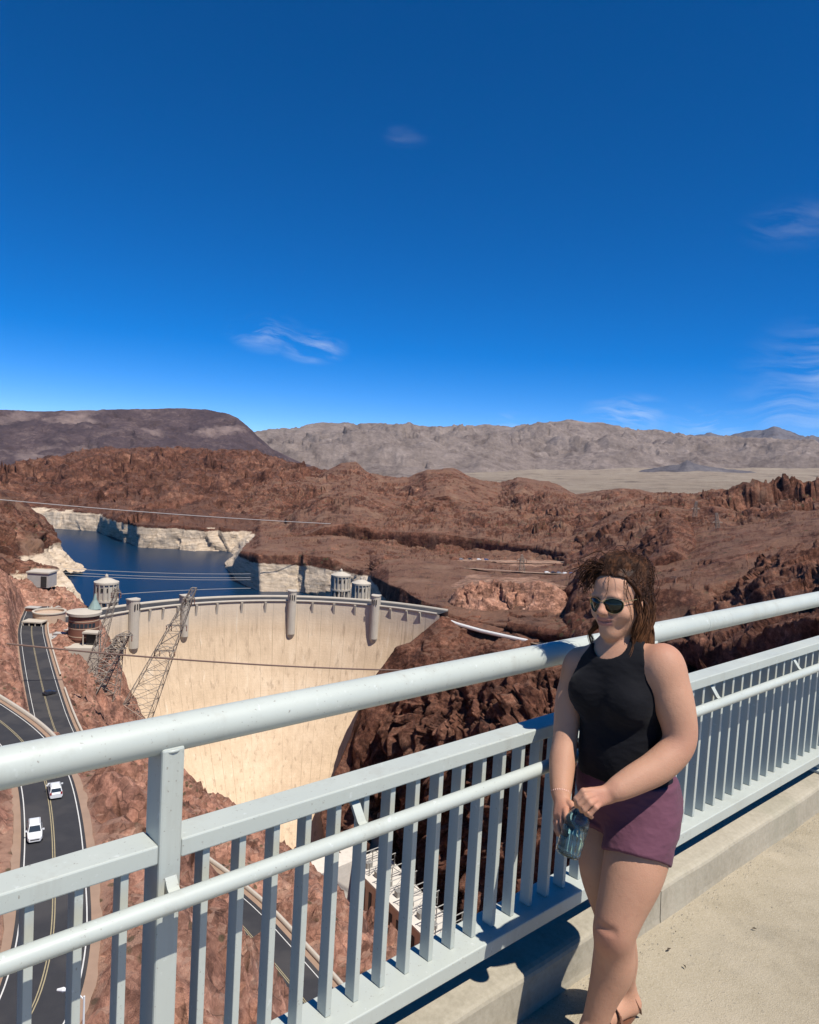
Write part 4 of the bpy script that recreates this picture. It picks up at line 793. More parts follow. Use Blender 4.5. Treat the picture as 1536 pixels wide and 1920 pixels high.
p, a = road_pose(65, 1557); suv(p, a, cmats[0], 'white car driving towards the viewer in the left lane')
p, a = road_pose(103, 1479); suv(p, a+math.pi, cmats[0], 'white car just below the top rail in the right lane')
q = atz(93, 1303, ZU); small_car((q[0], q[1], ZU+.15), 1.0, cmats[1], 'dark car alone on the dam road', 'far cars')
for k, (px, py, r, ci, lab) in enumerate(((865, 1052.5, 772, 2, 'silver'), (882, 1052.5, 768, 1, 'dark'), (898, 1053, 764, 0, 'white'), (912, 1053.5, 760, 3, 'blue'))):
    small_car(atr(px, py, r)+ZV*1.7, .2, cmats[ci], lab+' car in the upper row on the brown bench', 'far cars')
for k, (px, ci) in enumerate(((1026, 0), (1038, 1), (1049, 2), (1060, 0), (1072, 3))):
    small_car(atr(px, 1078.5+k*.6, 617-3.5*k)+ZV*1.7, .1, cmats[ci], ('first', 'second', 'third', 'fourth', 'fifth')[k]+' from the left in the car row beside the hair', 'far cars')
# street lamp at the near road
q = atz(150, 1990, ZN); tp = atz(157, 1868, 0); f = np.linalg.norm(q-_C)/np.linalg.norm(ray(150, 1990)); tp = _C+ray(158, 1868)*f*.97; q = np.array([tp[0], tp[1], ZN])
LM = thing('street_lamp', q, 'white street lamp with single arm at the edge of the near road', 'street lamp'); h = tp[2]-ZN
MB().tube([q, q+ZV*h], [.12, .08], 8).build('pole', MATS['white_paint'], LM)
MB().tube([q+ZV*(h-.3), q+ZV*(h+.25)+np.array([-.6, 0, 0]), q+ZV*(h+.45)+np.array([-1.5, 0, 0])], .06, 6).build('arm', MATS['white_paint'], LM)
MB().tube([q+ZV*(h+.45)+np.array([-1.4, 0, 0]), q+ZV*(h+.48)+np.array([-1.8, 0, 0]), q+ZV*(h+.42)+np.array([-2.3, 0, 0])], [.08, .2, .1], 8).build('lamp_head', MATS['white_paint'], LM)
# ================================================================== THE WOMAN
class Grid:
    def __init__(s, lo, hi, h):
        s.lo = np.array(lo, float); s.h = h; s.n = np.ceil((np.array(hi)-s.lo)/h).astype(int)+1; s.D = np.full(s.n, .4, np.float32)
    def sub(s, a, b):
        i = np.clip(np.floor((np.array(a)-s.lo)/s.h).astype(int), 0, s.n); j = np.clip(np.ceil((np.array(b)-s.lo)/s.h).astype(int)+1, 0, s.n)
        ax = [(s.lo[k]+s.h*np.arange(i[k], j[k])).astype(np.float32) for k in range(3)]
        return tuple(slice(i[k], j[k]) for k in range(3)), np.meshgrid(*ax, indexing='ij', sparse=True)
    def add(s, prim, k=.02):
        fn, a, b = prim; m = .05+k; sl_, X = s.sub(a-m, b+m)
        d = fn(X); o = s.D[sl_]
        if o.size == 0: return
        h_ = np.maximum(k-np.abs(o-d), 0)/k; s.D[sl_] = np.minimum(o, d)-h_*h_*k*.25
    def cut(s, fn):      # keep where fn < 0
        sl_, X = s.sub(s.lo, s.lo+s.h*s.n); s.D = np.maximum(s.D, fn(X).astype(np.float32))
    def carve(s, prim, k=.01):
        fn, a, b = prim; sl_, X = s.sub(a-.06, b+.06); d = -fn(X); o = s.D[sl_]; h_ = np.maximum(k-np.abs(o-d), 0)/k; s.D[sl_] = np.maximum(o, d)+h_*h_*k*.25
    def mesh(s):
        D = s.D; S = (D < 0); c = np.zeros(s.n-1, np.uint8)
        for a in (0, 1):
            for b in (0, 1):
                for e in (0, 1): c += S[a:s.n[0]-1+a, b:s.n[1]-1+b, e:s.n[2]-1+e]
        I = np.argwhere((c > 0) & (c < 8)); vid = np.full(s.n-1, -1, np.int32); vid[tuple(I.T)] = np.arange(len(I))
        acc = np.zeros((len(I), 3)); cnt = np.zeros(len(I))
        for ax in range(3):
            o1, o2 = [k for k in range(3) if k != ax]
            for a in (0, 1):
                for b in (0, 1):
                    p = I.copy(); p[:, o1] += a; p[:, o2] += b; q = p.copy(); q[:, ax] += 1
                    d0, d1 = D[tuple(p.T)], D[tuple(q.T)]; m = (d0 < 0) != (d1 < 0)
                    t = np.where(m, d0/np.where(m, d0-d1, 1), 0); e = p.astype(float); e[:, ax] += t; acc[m] += e[m]; cnt[m] += 1
        V = s.lo+s.h*acc/np.maximum(cnt, 1)[:, None]; Fs = []
        for ax in range(3):
            o1, o2 = [(1, 2), (2, 0), (0, 1)][ax]
            A = [slice(None)]*3; B = [slice(None)]*3; A[ax] = slice(0, -1); B[ax] = slice(1, None)
            ch = S[tuple(A)] != S[tuple(B)]; E = np.argwhere(ch); E = E[(E[:, o1] > 0) & (E[:, o2] > 0) & (E[:, o1] < s.n[o1]-1) & (E[:, o2] < s.n[o2]-1)]
            q = []
            for a, b in ((-1, -1), (0, -1), (0, 0), (-1, 0)):
                p = E.copy(); p[:, o1] += a; p[:, o2] += b; q.append(vid[tuple(p.T)])
            q = np.stack(q, 1); inside = S[tuple(E.T)]; q[~inside] = q[~inside][:, ::-1]; Fs.append(q)
        return V, np.vstack(Fs)
def rc(a, b, ra, rb):
    a, b = np.array(a, float), np.array(b, float); ba = b-a; L = ba@ba+1e-12; m = max(ra, rb)
    def fn(X):
        x, y, z = X[0]-a[0], X[1]-a[1], X[2]-a[2]; t = np.clip((x*ba[0]+y*ba[1]+z*ba[2])/L, 0, 1)
        return np.sqrt((x-t*ba[0])**2+(y-t*ba[1])**2+(z-t*ba[2])**2)-(ra+(rb-ra)*t)
    return fn, np.minimum(a, b)-m, np.maximum(a, b)+m
def el(c, R, r):        # R: three axis rows
    c = np.array(c, float); R = np.array(R, float); r = np.array(r, float); m = r.max()
    def fn(X):
        x, y, z = X[0]-c[0], X[1]-c[1], X[2]-c[2]; q = [(R[i, 0]*x+R[i, 1]*y+R[i, 2]*z) for i in range(3)]
        k0 = np.sqrt((q[0]/r[0])**2+(q[1]/r[1])**2+(q[2]/r[2])**2); k1 = np.sqrt((q[0]/r[0]**2)**2+(q[1]/r[1]**2)**2+(q[2]/r[2]**2)**2)
        return k0*(k0-1)/(k1+1e-6)
    return fn, c-m, c+m
def spl(C, n):      # Catmull-Rom through control points
    C = np.array(C); C = np.vstack([2*C[0]-C[1], C, 2*C[-1]-C[-2]]); out = []
    for i in range(1, len(C)-2):
        for t_ in np.linspace(0, 1, n, endpoint=False):
            a, b, c_, d = C[i-1], C[i], C[i+1], C[i+2]; out.append(.5*((2*b)+(-a+c_)*t_+(2*a-5*b+4*c_-d)*t_**2+(-a+3*b-3*c_+d)*t_**3))
    out.append(C[-2]); return out
def chain(G, pts, k):
    Q = spl([np.r_[a, r] for a, r in pts], 6)
    for a, b in zip(Q[:-1], Q[1:]): G.add(rc(a[:3], b[:3], a[3], b[3]), .012)
def A(px, py, f): return atf(px, py, f*float(np.interp(py, [1100, 1500, 1750, 1900], [1.045, 1.036, 1.016, 1.0])))
nrm = lambda v: np.array(v, float)/np.linalg.norm(v)
BF = nrm((-.70, -.71, 0)); BL = np.array([-BF[1], BF[0], 0]); BR = np.array([BL, BF, ZV])
# ---- torso
chest = A(1163, 1288, 2.41); waist = A(1168, 1388, 2.42); pelvis = A(1177, 1492, 2.43); neckb = A(1160, 1222, 2.42)
TOR = [(el(chest, BR, (.150, .108, .165)), .04), (el(waist, BR, (.134, .110, .13)), .08), (el(waist+BF*.035-ZV*.05, BR, (.108, .088, .09)), .05), (el(pelvis, BR, (.150, .122, .125)), .08),
       (el(chest+BF*.070+BL*.064-ZV*.022, BR, (.070, .060, .068)), .03), (el(chest+BF*.070-BL*.064-ZV*.022, BR, (.070, .060, .068)), .03)]
shL, shR = A(1241, 1246, 2.315), A(1090, 1246, 2.50)
TRAP = [(rc(neckb+ZV*.015, shL*.75+neckb*.25, .052, .045), .04), (rc(neckb+ZV*.015, shR*.75+neckb*.25, .052, .045), .04)]
armL = [(shL, .058), (A(1262, 1312, 2.29), .060), (A(1275, 1388, 2.27), .047), (A(1238, 1434, 2.245), .047), (A(1190, 1462, 2.22), .040), (A(1150, 1484, 2.20), .029)]
armR = [(shR, .050), (A(1068, 1312, 2.48), .044), (A(1060, 1384, 2.44), .037), (A(1055, 1425, 2.405), .038), (A(1053, 1460, 2.37), .033), (A(1052, 1492, 2.335), .026)]
legL = [(A(1208, 1540, 2.36), .100), (A(1188, 1630, 2.325), .092), (A(1164, 1705, 2.31), .070), (A(1153, 1745, 2.31), .060), (A(1152, 1775, 2.335), .057), (A(1149, 1815, 2.365), .060), (A(1130, 1873, 2.385), .044), (A(1112, 1930, 2.40), .034)]
legR = [(A(1148, 1530, 2.49), .092), (A(1134, 1620, 2.45), .082), (A(1150, 1705, 2.45), .062), (A(1158, 1745, 2.46), .053), (A(1165, 1795, 2.55), .052), (A(1168, 1832, 2.585), .038), (A(1171, 1856, 2.615), .032)]
# ---- head frame
HF = nrm((-.73, -.67, -.10)); HL = np.array([-HF[1], HF[0], 0]); HL = nrm(nrm(HL)+np.array([0, 0, .10])); HL = nrm(HL-HF*(HL@HF)); HU = np.cross(HL, HF); HU = HU if HU[2] > 0 else -HU
HC = A(1162, 1123, 2.40); HR = np.array([HL, HF, HU])
def hp(l, f, u): return HC+HL*l+HF*f+HU*u
G = Grid((.34, 1.98, -.004), (1.14, 2.74, 1.66), .0032)
for p, k in TOR+TRAP: G.add(p, k)
G.add(rc(neckb-ZV*.02, hp(0, -.022, -.05), .054, .050), .03)
chain(G, armL, .035); chain(G, armR, .03); chain(G, legL, .03); chain(G, legR, .03)
G.add(el(shL+BL*.005-ZV*.01, BR, (.06, .062, .07)), .04); G.add(el(shR-BL*.0-ZV*.01, BR, (.05, .055, .062)), .04)
G.add(el(legL[3][0]+BF*.018, BR, (.042, .03, .045)), .03); G.add(el(legL[5][0]-BF*.022, BR, (.045, .045, .085)), .03)
G.add(el(pelvis-BF*.07+BL*.052-ZV*.03, BR, (.082, .085, .09)), .05); G.add(el(pelvis-BF*.07-BL*.052-ZV*.03, BR, (.082, .085, .09)), .05)
for dz in (.030,): G.carve(rc(legL[3][0]+BF*.066+BL*-.025+ZV*dz, legL[3][0]+BF*.066+BL*.025+ZV*(dz+.004), .003, .003), .025)
# head
def H(l, f, u, r, k=.02): G.add(el(hp(l, f, u), HR, r), k)
H(0, -.012, .030, (.072, .090, .086), .02); H(0, .026, -.036, (.058, .066, .074), .03); H(0, .030, .045, (.060, .060, .050), .03)
for s in (-1, 1):
    G.add(rc(hp(0, .064, -.096), hp(s*.050, .002, -.062), .020, .026), .03); H(s*.037, .056, -.030, (.027, .026, .026), .03); H(s*.028, .080, .022, (.026, .012, .010), .02)
    G.add(el(hp(s*.076, -.012, -.004), HR, (.008, .020, .031)), .012); G.add(el(hp(s*.078, -.005, -.024), HR, (.007, .010, .011)), .01)
    G.add(el(hp(s*.0105, .100, -.027), HR, (.0085, .010, .0075)), .010); H(s*.026, .073, -.052, (.010, .012, .010), .012)
    G.carve(el(hp(s*.032, .098, .001), HR, (.018, .013, .011)), .02); H(s*.032, .075, .0, (.0135, .0135, .0125), .006)
G.add(rc(hp(0, .086, .020), hp(0, .111, -.020), .0085, .0120), .014); G.add(el(hp(0, .1135, -.022), HR, (.0120, .0115, .0098)), .008)
H(0, .078, -.097, (.022, .018, .017), .03); H(0, .078, -.055, (.028, .018, .020), .03)
H(0, .0945, -.0510, (.022, .0085, .0052), .005); H(0, .0925, -.0625, (.018, .0090, .0068), .005); G.carve(el(hp(0, .104, -.0568), HR, (.026, .010, .0016)), .003)
for s in (-1, 1):
    G.carve(rc(hp(s*.019, .099, -.0562), hp(s*.029, .088, -.0525), .0022, .0022), .003); G.carve(rc(hp(s*.020, .0965, -.030), hp(s*.034, .080, -.050), .0016, .0016), .010); G.carve(el(hp(s*.0085, .1085, -.0335), HR, (.0042, .006, .003)), .003); H(s*.040, .062, -.036, (.022, .018, .016), .02)
# feet
def foot(ank, heel, toe, w):
    f = nrm(np.array([toe[0]-heel[0], toe[1]-heel[1], 0])); l = np.array([-f[1], f[0], 0])
    G.add(rc(ank, heel+ZV*.01, .033, .030), .03); G.add(rc(ank+f*.02-ZV*.015, heel*.35+toe*.65+ZV*.012, .032, .024), .03); G.add(rc(heel, toe*.75+heel*.25, .029, .024), .03)
    for k in range(5):
        o = (k-2)*.0165; b = toe*.80+heel*.20+l*o*1.0; e = toe+l*o*1.05-f*(.008*abs(k-1)+.003*k); r = (.0115, .0088, .0085, .008, .0075)[k]
        G.add(rc(b-ZV*.008, e-ZV*.012, r+.002, r), .012)
zf = .040
hR = atz(1183, 1884, zf); dR = nrm((-.80, -.60, 0)); foot(legR[-1][0], hR, hR+dR*.19, 1)
hL = legL[-1][0]-BF*.025; hL[2] = zf; dL = nrm((-.62, -.78, 0)); foot(legL[-1][0], hL, hL+dL*.195, 1)
# ---- hands: palm, four bent fingers and a thumb each; fingers are joined hard so they stay apart
def finger(pts, r0, r1):
    rs = np.linspace(r0, r1, len(pts))
    for a, b, ra, rb in zip(pts[:-1], pts[1:], rs[:-1], rs[1:]): G.add(rc(a, b, ra, rb), .0035)
wL = A(1150, 1484, 2.20)
for s, e in (((1140, 1484, 2.20), (1109, 1485, 2.185)), ((1140, 1490, 2.20), (1112, 1496, 2.178)), ((1141, 1495, 2.20), (1119, 1507, 2.176))): G.add(rc(A(*s), A(*e), .019, .0135), .012)
finger([A(1109, 1483, 2.185), A(1094, 1484, 2.172), A(1081, 1498, 2.176), A(1082, 1511, 2.195)], .0110, .0080)
finger([A(1112, 1492, 2.176), A(1099, 1496, 2.160), A(1087, 1508, 2.164), A(1091, 1520, 2.185)], .0108, .0080)
finger([A(1117, 1500, 2.172), A(1107, 1506, 2.156), A(1096, 1518, 2.160), A(1101, 1527, 2.180)], .0104, .0078)
finger([A(1123, 1508, 2.174), A(1117, 1514, 2.160), A(1106, 1527, 2.164), A(1109, 1532, 2.180)], .0095, .0070)
finger([A(1136, 1496, 2.215), A(1117, 1512, 2.225), A(1100, 1517, 2.225), A(1090, 1516, 2.222)], .0125, .0092)
wR = A(1052, 1492, 2.335)
for s, e in (((1050, 1497, 2.33), (1045, 1528, 2.30)), ((1054, 1497, 2.325), (1053, 1528, 2.285)), ((1058, 1497, 2.325), (1061, 1522, 2.28))): G.add(rc(A(*s), A(*e), .0175, .0135), .012)
finger([A(1061, 1520, 2.275), A(1063, 1534, 2.255), A(1068, 1546, 2.245), A(1073, 1555, 2.240)], .0105, .0075)
finger([A(1055, 1527, 2.285), A(1055, 1542, 2.268), A(1058, 1556, 2.255), A(1063, 1566, 2.248)], .0105, .0077)
finger([A(1049, 1528, 2.295), A(1047, 1544, 2.285), A(1050, 1559, 2.272), A(1055, 1570, 2.262)], .0100, .0075)
finger([A(1044, 1527, 2.305), A(1042, 1541, 2.298), A(1043, 1555, 2.288), A(1047, 1565, 2.278)], .0090, .0068)
finger([A(1060, 1500, 2.315), A(1070, 1508, 2.290), A(1076, 1516, 2.275), A(1079, 1524, 2.270)], .0125, .0088)
V, Fc = G.mesh()
t = NT('skin'); a = t.noise(9, 5, .6); b = t.noise(240, 3, .6); at = t.n('ShaderNodeAttribute', attribute_name='lip').outputs['Fac']; fl = t.n('ShaderNodeAttribute', attribute_name='flush').outputs['Fac']
col = t.mix(a, (.43, .218, .132), (.52, .285, .178)); col = t.mix(t.rng(b, .6, .75, 0, .25), col, (.34, .17, .11)); col = t.mix(t.math('MULTIPLY', fl, .55), col, (.40, .145, .10)); col = t.mix(at, col, (.36, .135, .11))
t.color(col); t.set(Roughness=.62); t.b.inputs['Specular IOR Level'].default_value = .35; t.b.inputs['Subsurface Weight'].default_value = .08; t.b.inputs['Subsurface Radius'].default_value = (1, .35, .2); t.b.inputs['Subsurface Scale'].default_value = .008
col = t.mix(t.rng(t.noise(28, 5, .7), .55, .7, 0, .35), col, (.38, .175, .11)); col = t.mix(t.rng(t.noise(130, 3, .6), .66, .74, 0, .45), col, (.30, .15, .09)); t.color(col)
t.bump(t.math('ADD', b, t.math('MULTIPLY', t.noise(45, 5, .65), 1.5)), .28, .003); MATS['skin'] = t.m
PB = np.array([*(hR+hL)[:2]/2, 0.0])
W_ = thing('person', PB, 'woman in black tank top and plum shorts leaning sideways on the bridge railing', 'person')
me = raw_mesh('body', V-PB, Fc, True)
q = (V-HC)@HR.T
lip = np.clip(1.25-np.maximum(np.abs(q[:, 0])/.024, np.maximum(np.abs(q[:, 2]+.0565)/.0125, (.085-q[:, 1])/.01*1.0))*1.0, 0, .25)*4*.8; lip[np.abs(q).max(1) > .12] = 0
fl = np.zeros(len(V))
for c, r in ((legL[3][0]+BF*.05, .06), (A(1127, 1497, 2.16), .05), (A(1055, 1520, 2.28), .05), (shL+ZV*.04, .05), (hp(.03, .09, -.02), .03), (hp(0, .11, -.02), .02), (armL[2][0], .06)): fl = np.maximum(fl, np.exp(-((V-c)**2).sum(1)/(r*r)))
for nm, vals in (('lip', lip), ('flush', fl*.8)):
    at = me.attributes.new(nm, 'FLOAT', 'POINT'); at.data.foreach_set('value', vals.astype(np.float32))
link('body', me, MATS['skin'], W_)
# ---- clothes
def cloth(name, c): 
    t = NT(name); n = t.noise(14, 5, .6); t.color(t.mix(n, tuple(v*.85 for v in c), tuple(v*1.15 for v in c))); t.set(Roughness=.85); t.b.inputs['Sheen Weight'].default_value = .05; t.b.inputs['Specular IOR Level'].default_value = .2
    wv = t.noise(900, 2); fo = t.noise(16, 4, .55, sx=(1, 1, 1.8)); t.bump(t.math('ADD', t.math('MULTIPLY', fo, 1.0), t.math('MULTIPLY', wv, .06)), .35, .010); MATS[name] = t.m
cloth('black_jersey', (.0035, .0035, .0055)); cloth('plum_fabric', (.125, .048, .070))
def grow(prim, e):
    fn, a, b = prim; return (lambda X: fn(X)-e), a-e, b+e
def gmesh(Gd, name, mat, parent=None, wr=0., wsc=.05, mask=None):
    V, Fc = Gd.mesh()
    if wr:
        N = np.zeros_like(V); fv = V[Fc]; n = np.cross(fv[:, 2]-fv[:, 0], fv[:, 3]-fv[:, 1])
        for k in range(4): np.add.at(N, Fc[:, k], n)
        N /= np.linalg.norm(N, axis=1)[:, None]+1e-9; V = V+N*(wr*fbm(V*np.array([1, 1, 1.9]), wsc, 3, .5, True))[:, None]
    return link(name, raw_mesh(name, V-PB, Fc, True), MATS[mat], parent or W_)
T = Grid((.40, 2.08, .78), (1.06, 2.70, 1.42), .0036)
for p, k in TOR[:3]+TOR[4:]: T.add(grow(p, .008), k)
T.add(grow(TOR[3][0], .020), .08)
for p, k in TRAP: T.add(grow(p, .006), k)
T.add(grow(rc(neckb-ZV*.05, neckb+ZV*.005, .055, .055), .007), .04)
zh = A(1180, 1502, 2.30)[2]
T.cut(lambda X: zh+.03*((X[0]-pelvis[0])*BF[0]+(X[1]-pelvis[1])*BF[1])/.1-X[2])
hole = neckb+BF*.035+ZV*.030
T.carve(el(hole, BR, (.068, .085, .062)), .004); T.carve(rc(neckb-ZV*.0, hp(0, -.02, -.06), .058, .075), .004)
for s_, o in ((shL, BL), (shR, -BL)):
    T.carve(rc(s_+o*.015+ZV*.10, s_+o*.015-ZV*.035, .082, .066), .004); T.carve(rc(s_+o*.10, s_+o*.03-ZV*.06, .08, .055), .004)
gmesh(T, 'tank_top', 'black_jersey', wr=.0045, wsc=.15)
S = Grid((.44, 2.00, .55), (1.10, 2.74, 1.05), .0036)
S.add(grow(el(pelvis, BR, (.152, .122, .125)), .014), .05); S.add(grow(el(pelvis-BF*.07+BL*.052-ZV*.03, BR, (.082, .085, .09)), .014), .05); S.add(grow(el(pelvis-BF*.07-BL*.052-ZV*.03, BR, (.082, .085, .09)), .014), .05)
S.add(grow(el(waist*.35+pelvis*.65, BR, (.150, .12, .12)), .010), .05)
def leg_tube(hip, hem, r0, r1, nrmv):
    fn, a, b = rc(hip, hem+nrm(hem-hip)*.08, r0, r1); n = nrm(nrmv)
    return (lambda X: np.maximum(fn(X), (X[0]-hem[0])*n[0]+(X[1]-hem[1])*n[1]+(X[2]-hem[2])*n[2])), a, b
hemL = A(1192, 1607, 2.325); nL = hemL-legL[0][0]; nL = nrm(nL)+np.array([.10, -.02, -.12])
S.add(leg_tube(legL[0][0], hemL, .110, .1015, nL), .03)
hemR = A(1128, 1572, 2.46); S.add(leg_tube(legR[0][0], hemR, .102, .097, hemR-legR[0][0]), .012)
S.cut(lambda X: X[2]-(pelvis[2]+.085))
gmesh(S, 'shorts', 'plum_fabric', wr=.0050, wsc=.12)
# hem stitching of the front leg opening
m = MB(); u = nrm(np.cross(nrm(nL), [0, 0, 1.])); w = np.cross(nrm(nL), u); cH = hemL-nrm(nL)*.014
cA = legL[0][0]+(hemL-legL[0][0])*(((cH-legL[0][0])@nrm(nL))/((hemL-legL[0][0])@nrm(nL)))
m.tube([cA+(u*math.cos(a)+w*math.sin(a))*.1022 for a in np.linspace(0, 2*math.pi, 60)], .0016, 5, False); m.build('hem_seam', simple('plum_thread', (.09, .035, .05), .9), W_)
# ---- sandals
simple('brown_leather', (.16, .065, .035), .5, nscale=30, var=.2, bump=.2)
for heel, dirv, ank in ((hR, dR, legR[-1][0]), (hL, dL, legL[-1][0])):
    l = np.array([-dirv[1], dirv[0], 0]); sd = MB(); out = []
    for a in np.linspace(0, 2*math.pi, 28, endpoint=False):
        x = math.cos(a); y = math.sin(a); out.append(heel+dirv*(.088+.128*x)+l*y*(.036+.010*x))
    n = len(out); base = [np.array([p[0], p[1], .001]) for p in out]; top = [np.array([p[0], p[1], .017]) for p in out]
    sd.add(base+top, [tuple(range(n))[::-1], tuple(range(n, 2*n))]+[(i, (i+1) % n, n+(i+1) % n, n+i) for i in range(n)])
    so_ = sd.build('sandal', MATS['brown_leather'], W_)
    def strap(P, wdt, nm='strap'):
        m = MB(); P = [np.array(p) for p in P]
        for p, p2 in zip(P[:-1], P[1:]):
            d = p2-p; ln = np.linalg.norm(d); d = d/ln; upv = nrm(ZV*.6+dirv*.4); upv = nrm(upv-d*(upv@d)); m.obox((p+p2)/2, d*ln*.54, upv*wdt/2, np.cross(d, upv)*.0014)
        m.build(nm, MATS['brown_leather'], so_)
    aa = np.linspace(-.15*math.pi, 1.15*math.pi, 16)
    strap([heel+dirv*.105+l*math.cos(a)*.043+ZV*(-.012+.054*max(-.4, math.sin(a))) for a in aa], .022)
    strap([heel+dirv*.148+l*math.cos(a)*.046+ZV*(-.016+.036*max(-.4, math.sin(a))) for a in aa], .016)
    c = ank+ZV*.0; strap([c+dirv*math.cos(a)*.044+l*math.sin(a)*.038+ZV*(-.004+.012*math.cos(a)) for a in np.linspace(0, 2*math.pi, 22)], .020, 'ankle_strap')
    for s_ in (-1, 1): strap([heel-dirv*.022+l*s_*.026-ZV*.024, heel+l*s_*.036+ZV*.01, ank+l*s_*.040], .012)
# ---- sunglasses
t = NT('lens_glass'); t.color((.008, .012, .009)); t.set(Roughness=.05, IOR=1.42); MATS['lens_glass'] = t.m
simple('gold_metal', (.55, .40, .2), .25, .9, nscale=20)
gl = None
def lens_out(s, k=1.0):
    P = []
    for a in np.linspace(0, 2*math.pi, 32, endpoint=False):
        x, y = math.cos(a), math.sin(a); px_ = .0265*x*(1.0 if y > 0 else 1-.10*(-y)) ; py_ = (.017 if y > 0 else .0275)*y
        px_ += s*(.004*(-y if y < 0 else 0)); l = s*.0335+px_*k; P.append((l, .1045-7.0*(l*l)-.10*(.010-py_*k if py_ < 0 else 0)*.4, .002+py_*k))
    return P
for s in (-1, 1):
    P = lens_out(s, 1.12); n = len(P); V = [hp(*p) for p in P]+[hp(s*.0335, .1065-7.0*.0335**2, -.002)]
    ln = MB().add(V, [(i, (i+1) % n, n) for i in range(n)]); ob = ln.build('lens', MATS['lens_glass'], W_, smooth=True); so2 = ob.modifiers.new('thick', 'SOLIDIFY'); so2.thickness = .0018
    MB().tube([hp(*p) for p in lens_out(s, 1.14)]+[hp(*lens_out(s, 1.14)[0])], .0011, 6, False).build('lens_rim', MATS['gold_metal'], W_)
    MB().tube([hp(s*.0615, .078, .008), hp(s*.072, .058, .010), hp(s*.079, .0, .008), hp(s*.081, -.012, .004), hp(s*.079, -.024, -.018)], .0013, 6).build('temple', MATS['gold_metal'], W_)
MB().tube([hp(-.012, .1035, .012), hp(0, .1055, .014), hp(.012, .1035, .012)], .0011, 6).build('bridge', MATS['gold_metal'], W_)
MB().tube([hp(-.008, .104, .004), hp(0, .106, .0065), hp(.008, .104, .004)], .001, 6).build('bridge', MATS['gold_metal'], W_)
# ---- bracelet, necklace
simple('bracelet_beads', (.45, .25, .2), .4, .2, nscale=60, var=.5)
c = A(1052, 1487, 2.34); ax = nrm(armR[-1][0]-armR[-2][0]); u = nrm(np.cross(ax, BL)); w = np.cross(ax, u); m = MB()
for a in np.linspace(0, 2*math.pi, 26, endpoint=False): m.lathe(c+(u*math.cos(a)+w*math.sin(a))*.0305-ZV*.003, [(.0004, 0), (.0034, .003), (.0004, .006)], 6)
m.build('bracelet', MATS['bracelet_beads'], W_)
# ---- hair
t = NT('hair'); n = t.noise(70, 4, .6, sx=(1, 1, .3)); zz = t.rng(t.n('ShaderNodeSeparateXYZ', {'Vector': t.pos()}).outputs['Z'], float(HC[2])+.02, float(HC[2])-.17)
t.color(t.mix(zz, t.ramp(t.rng(n, .3, .7), [(0, (.014, .0065, .004)), (.5, (.040, .017, .009)), (1, (.11, .045, .020))]), t.ramp(t.rng(n, .3, .7), [(0, (.04, .017, .008)), (.5, (.15, .063, .027)), (1, (.33, .15, .065))]))); t.set(Roughness=.55)
t.b.inputs['Specular IOR Level'].default_value = .12; MATS['hair'] = t.m
Gh = Grid(HC-.19, HC+.20, .0036)
Gh.add(grow(el(hp(0, -.012, .030), HR, (.072, .090, .086)), .013), .01); Gh.add(el(hp(0, -.06, -.02), HR, (.062, .05, .075)), .03)
Gh.add(el(hp(.0, -.03, .112), HR, (.055, .060, .038)), .03); Gh.add(el(hp(-.035, -.005, .104), HR, (.040, .042, .028)), .03); Gh.add(el(hp(.04, -.06, .085), HR, (.045, .05, .045)), .03)
def hairline(X):
    x, y, z = X[0]-HC[0], X[1]-HC[1], X[2]-HC[2]; l = HL[0]*x+HL[1]*y+HL[2]*z; f = HF[0]*x+HF[1]*y+HF[2]*z; u_ = HU[0]*x+HU[1]*y+HU[2]*z
    return f-(.006+np.clip((u_-.015)/.055, 0, 1)*.034+np.clip((u_-.080)/.02, 0, 1)*.05)+.003*np.sin(l*170)+.003*np.sin(l*90+2)
Gh.cut(hairline)
sl_, X = Gh.sub(Gh.lo, Gh.lo+Gh.h*Gh.n)
pp_ = np.stack(np.broadcast_arrays(*X), -1).reshape(-1, 3); band = np.abs(Gh.D.ravel()) < .02
nz = np.zeros(len(pp_), np.float32); nz[band] = (.0055*fbm(pp_[band], .035, 3, .5, True)).astype(np.float32); Gh.D -= nz.reshape(Gh.D.shape)
hr = gmesh(Gh, 'hair', 'hair')
rg = np.random.default_rng(4); m = MB()
def strand(P, r, n=4):
    P = np.array(P); k = len(P); m.tube(list(P), [r*(1-.75*(i/(k-1))**1.5) for i in range(k)], n, False)
def surf(l, f, u, e): # push a direction out to the hair surface
    d = np.array([l, f, u]); d = d/np.linalg.norm(d); return np.array([0, -.012, .03])+d*np.array([.072, .09, .086])*(1+e)
def hair_r(dirs):      # distance from the head centre to the hair surface
    rr = np.linspace(.06, .185, 48); Pq = HC+dirs[:, None, :]*rr[None, :, None]; ii = np.clip(np.round((Pq-Gh.lo)/Gh.h).astype(int), 0, Gh.n-1)
    ins = Gh.D[ii[..., 0], ii[..., 1], ii[..., 2]] < 0; return np.where(ins, rr[None], 0).max(1)
WIND = nrm((-.9, .1, .25)); nst = 1500; npt = 9
v = rg.normal(size=(nst*4, 3)); v /= np.linalg.norm(v, axis=1)[:, None]; q = v@HR.T
v = v[((q[:, 2] > .25) | (q[:, 1] < -.1)) & (q[:, 1] < .62)][:nst]; v = v[hair_r(v) > .07]; nst = len(v)
tdir = rg.normal(size=(nst, 3))*.38+WIND*.12-HF*.95+HU*.15; path = []
fly = np.where(rg.random(nst) < .06, rg.uniform(.012, .045, nst), rg.uniform(-.002, .006, nst)); wob = rg.uniform(0, 6.28, nst)
cur = v.copy()
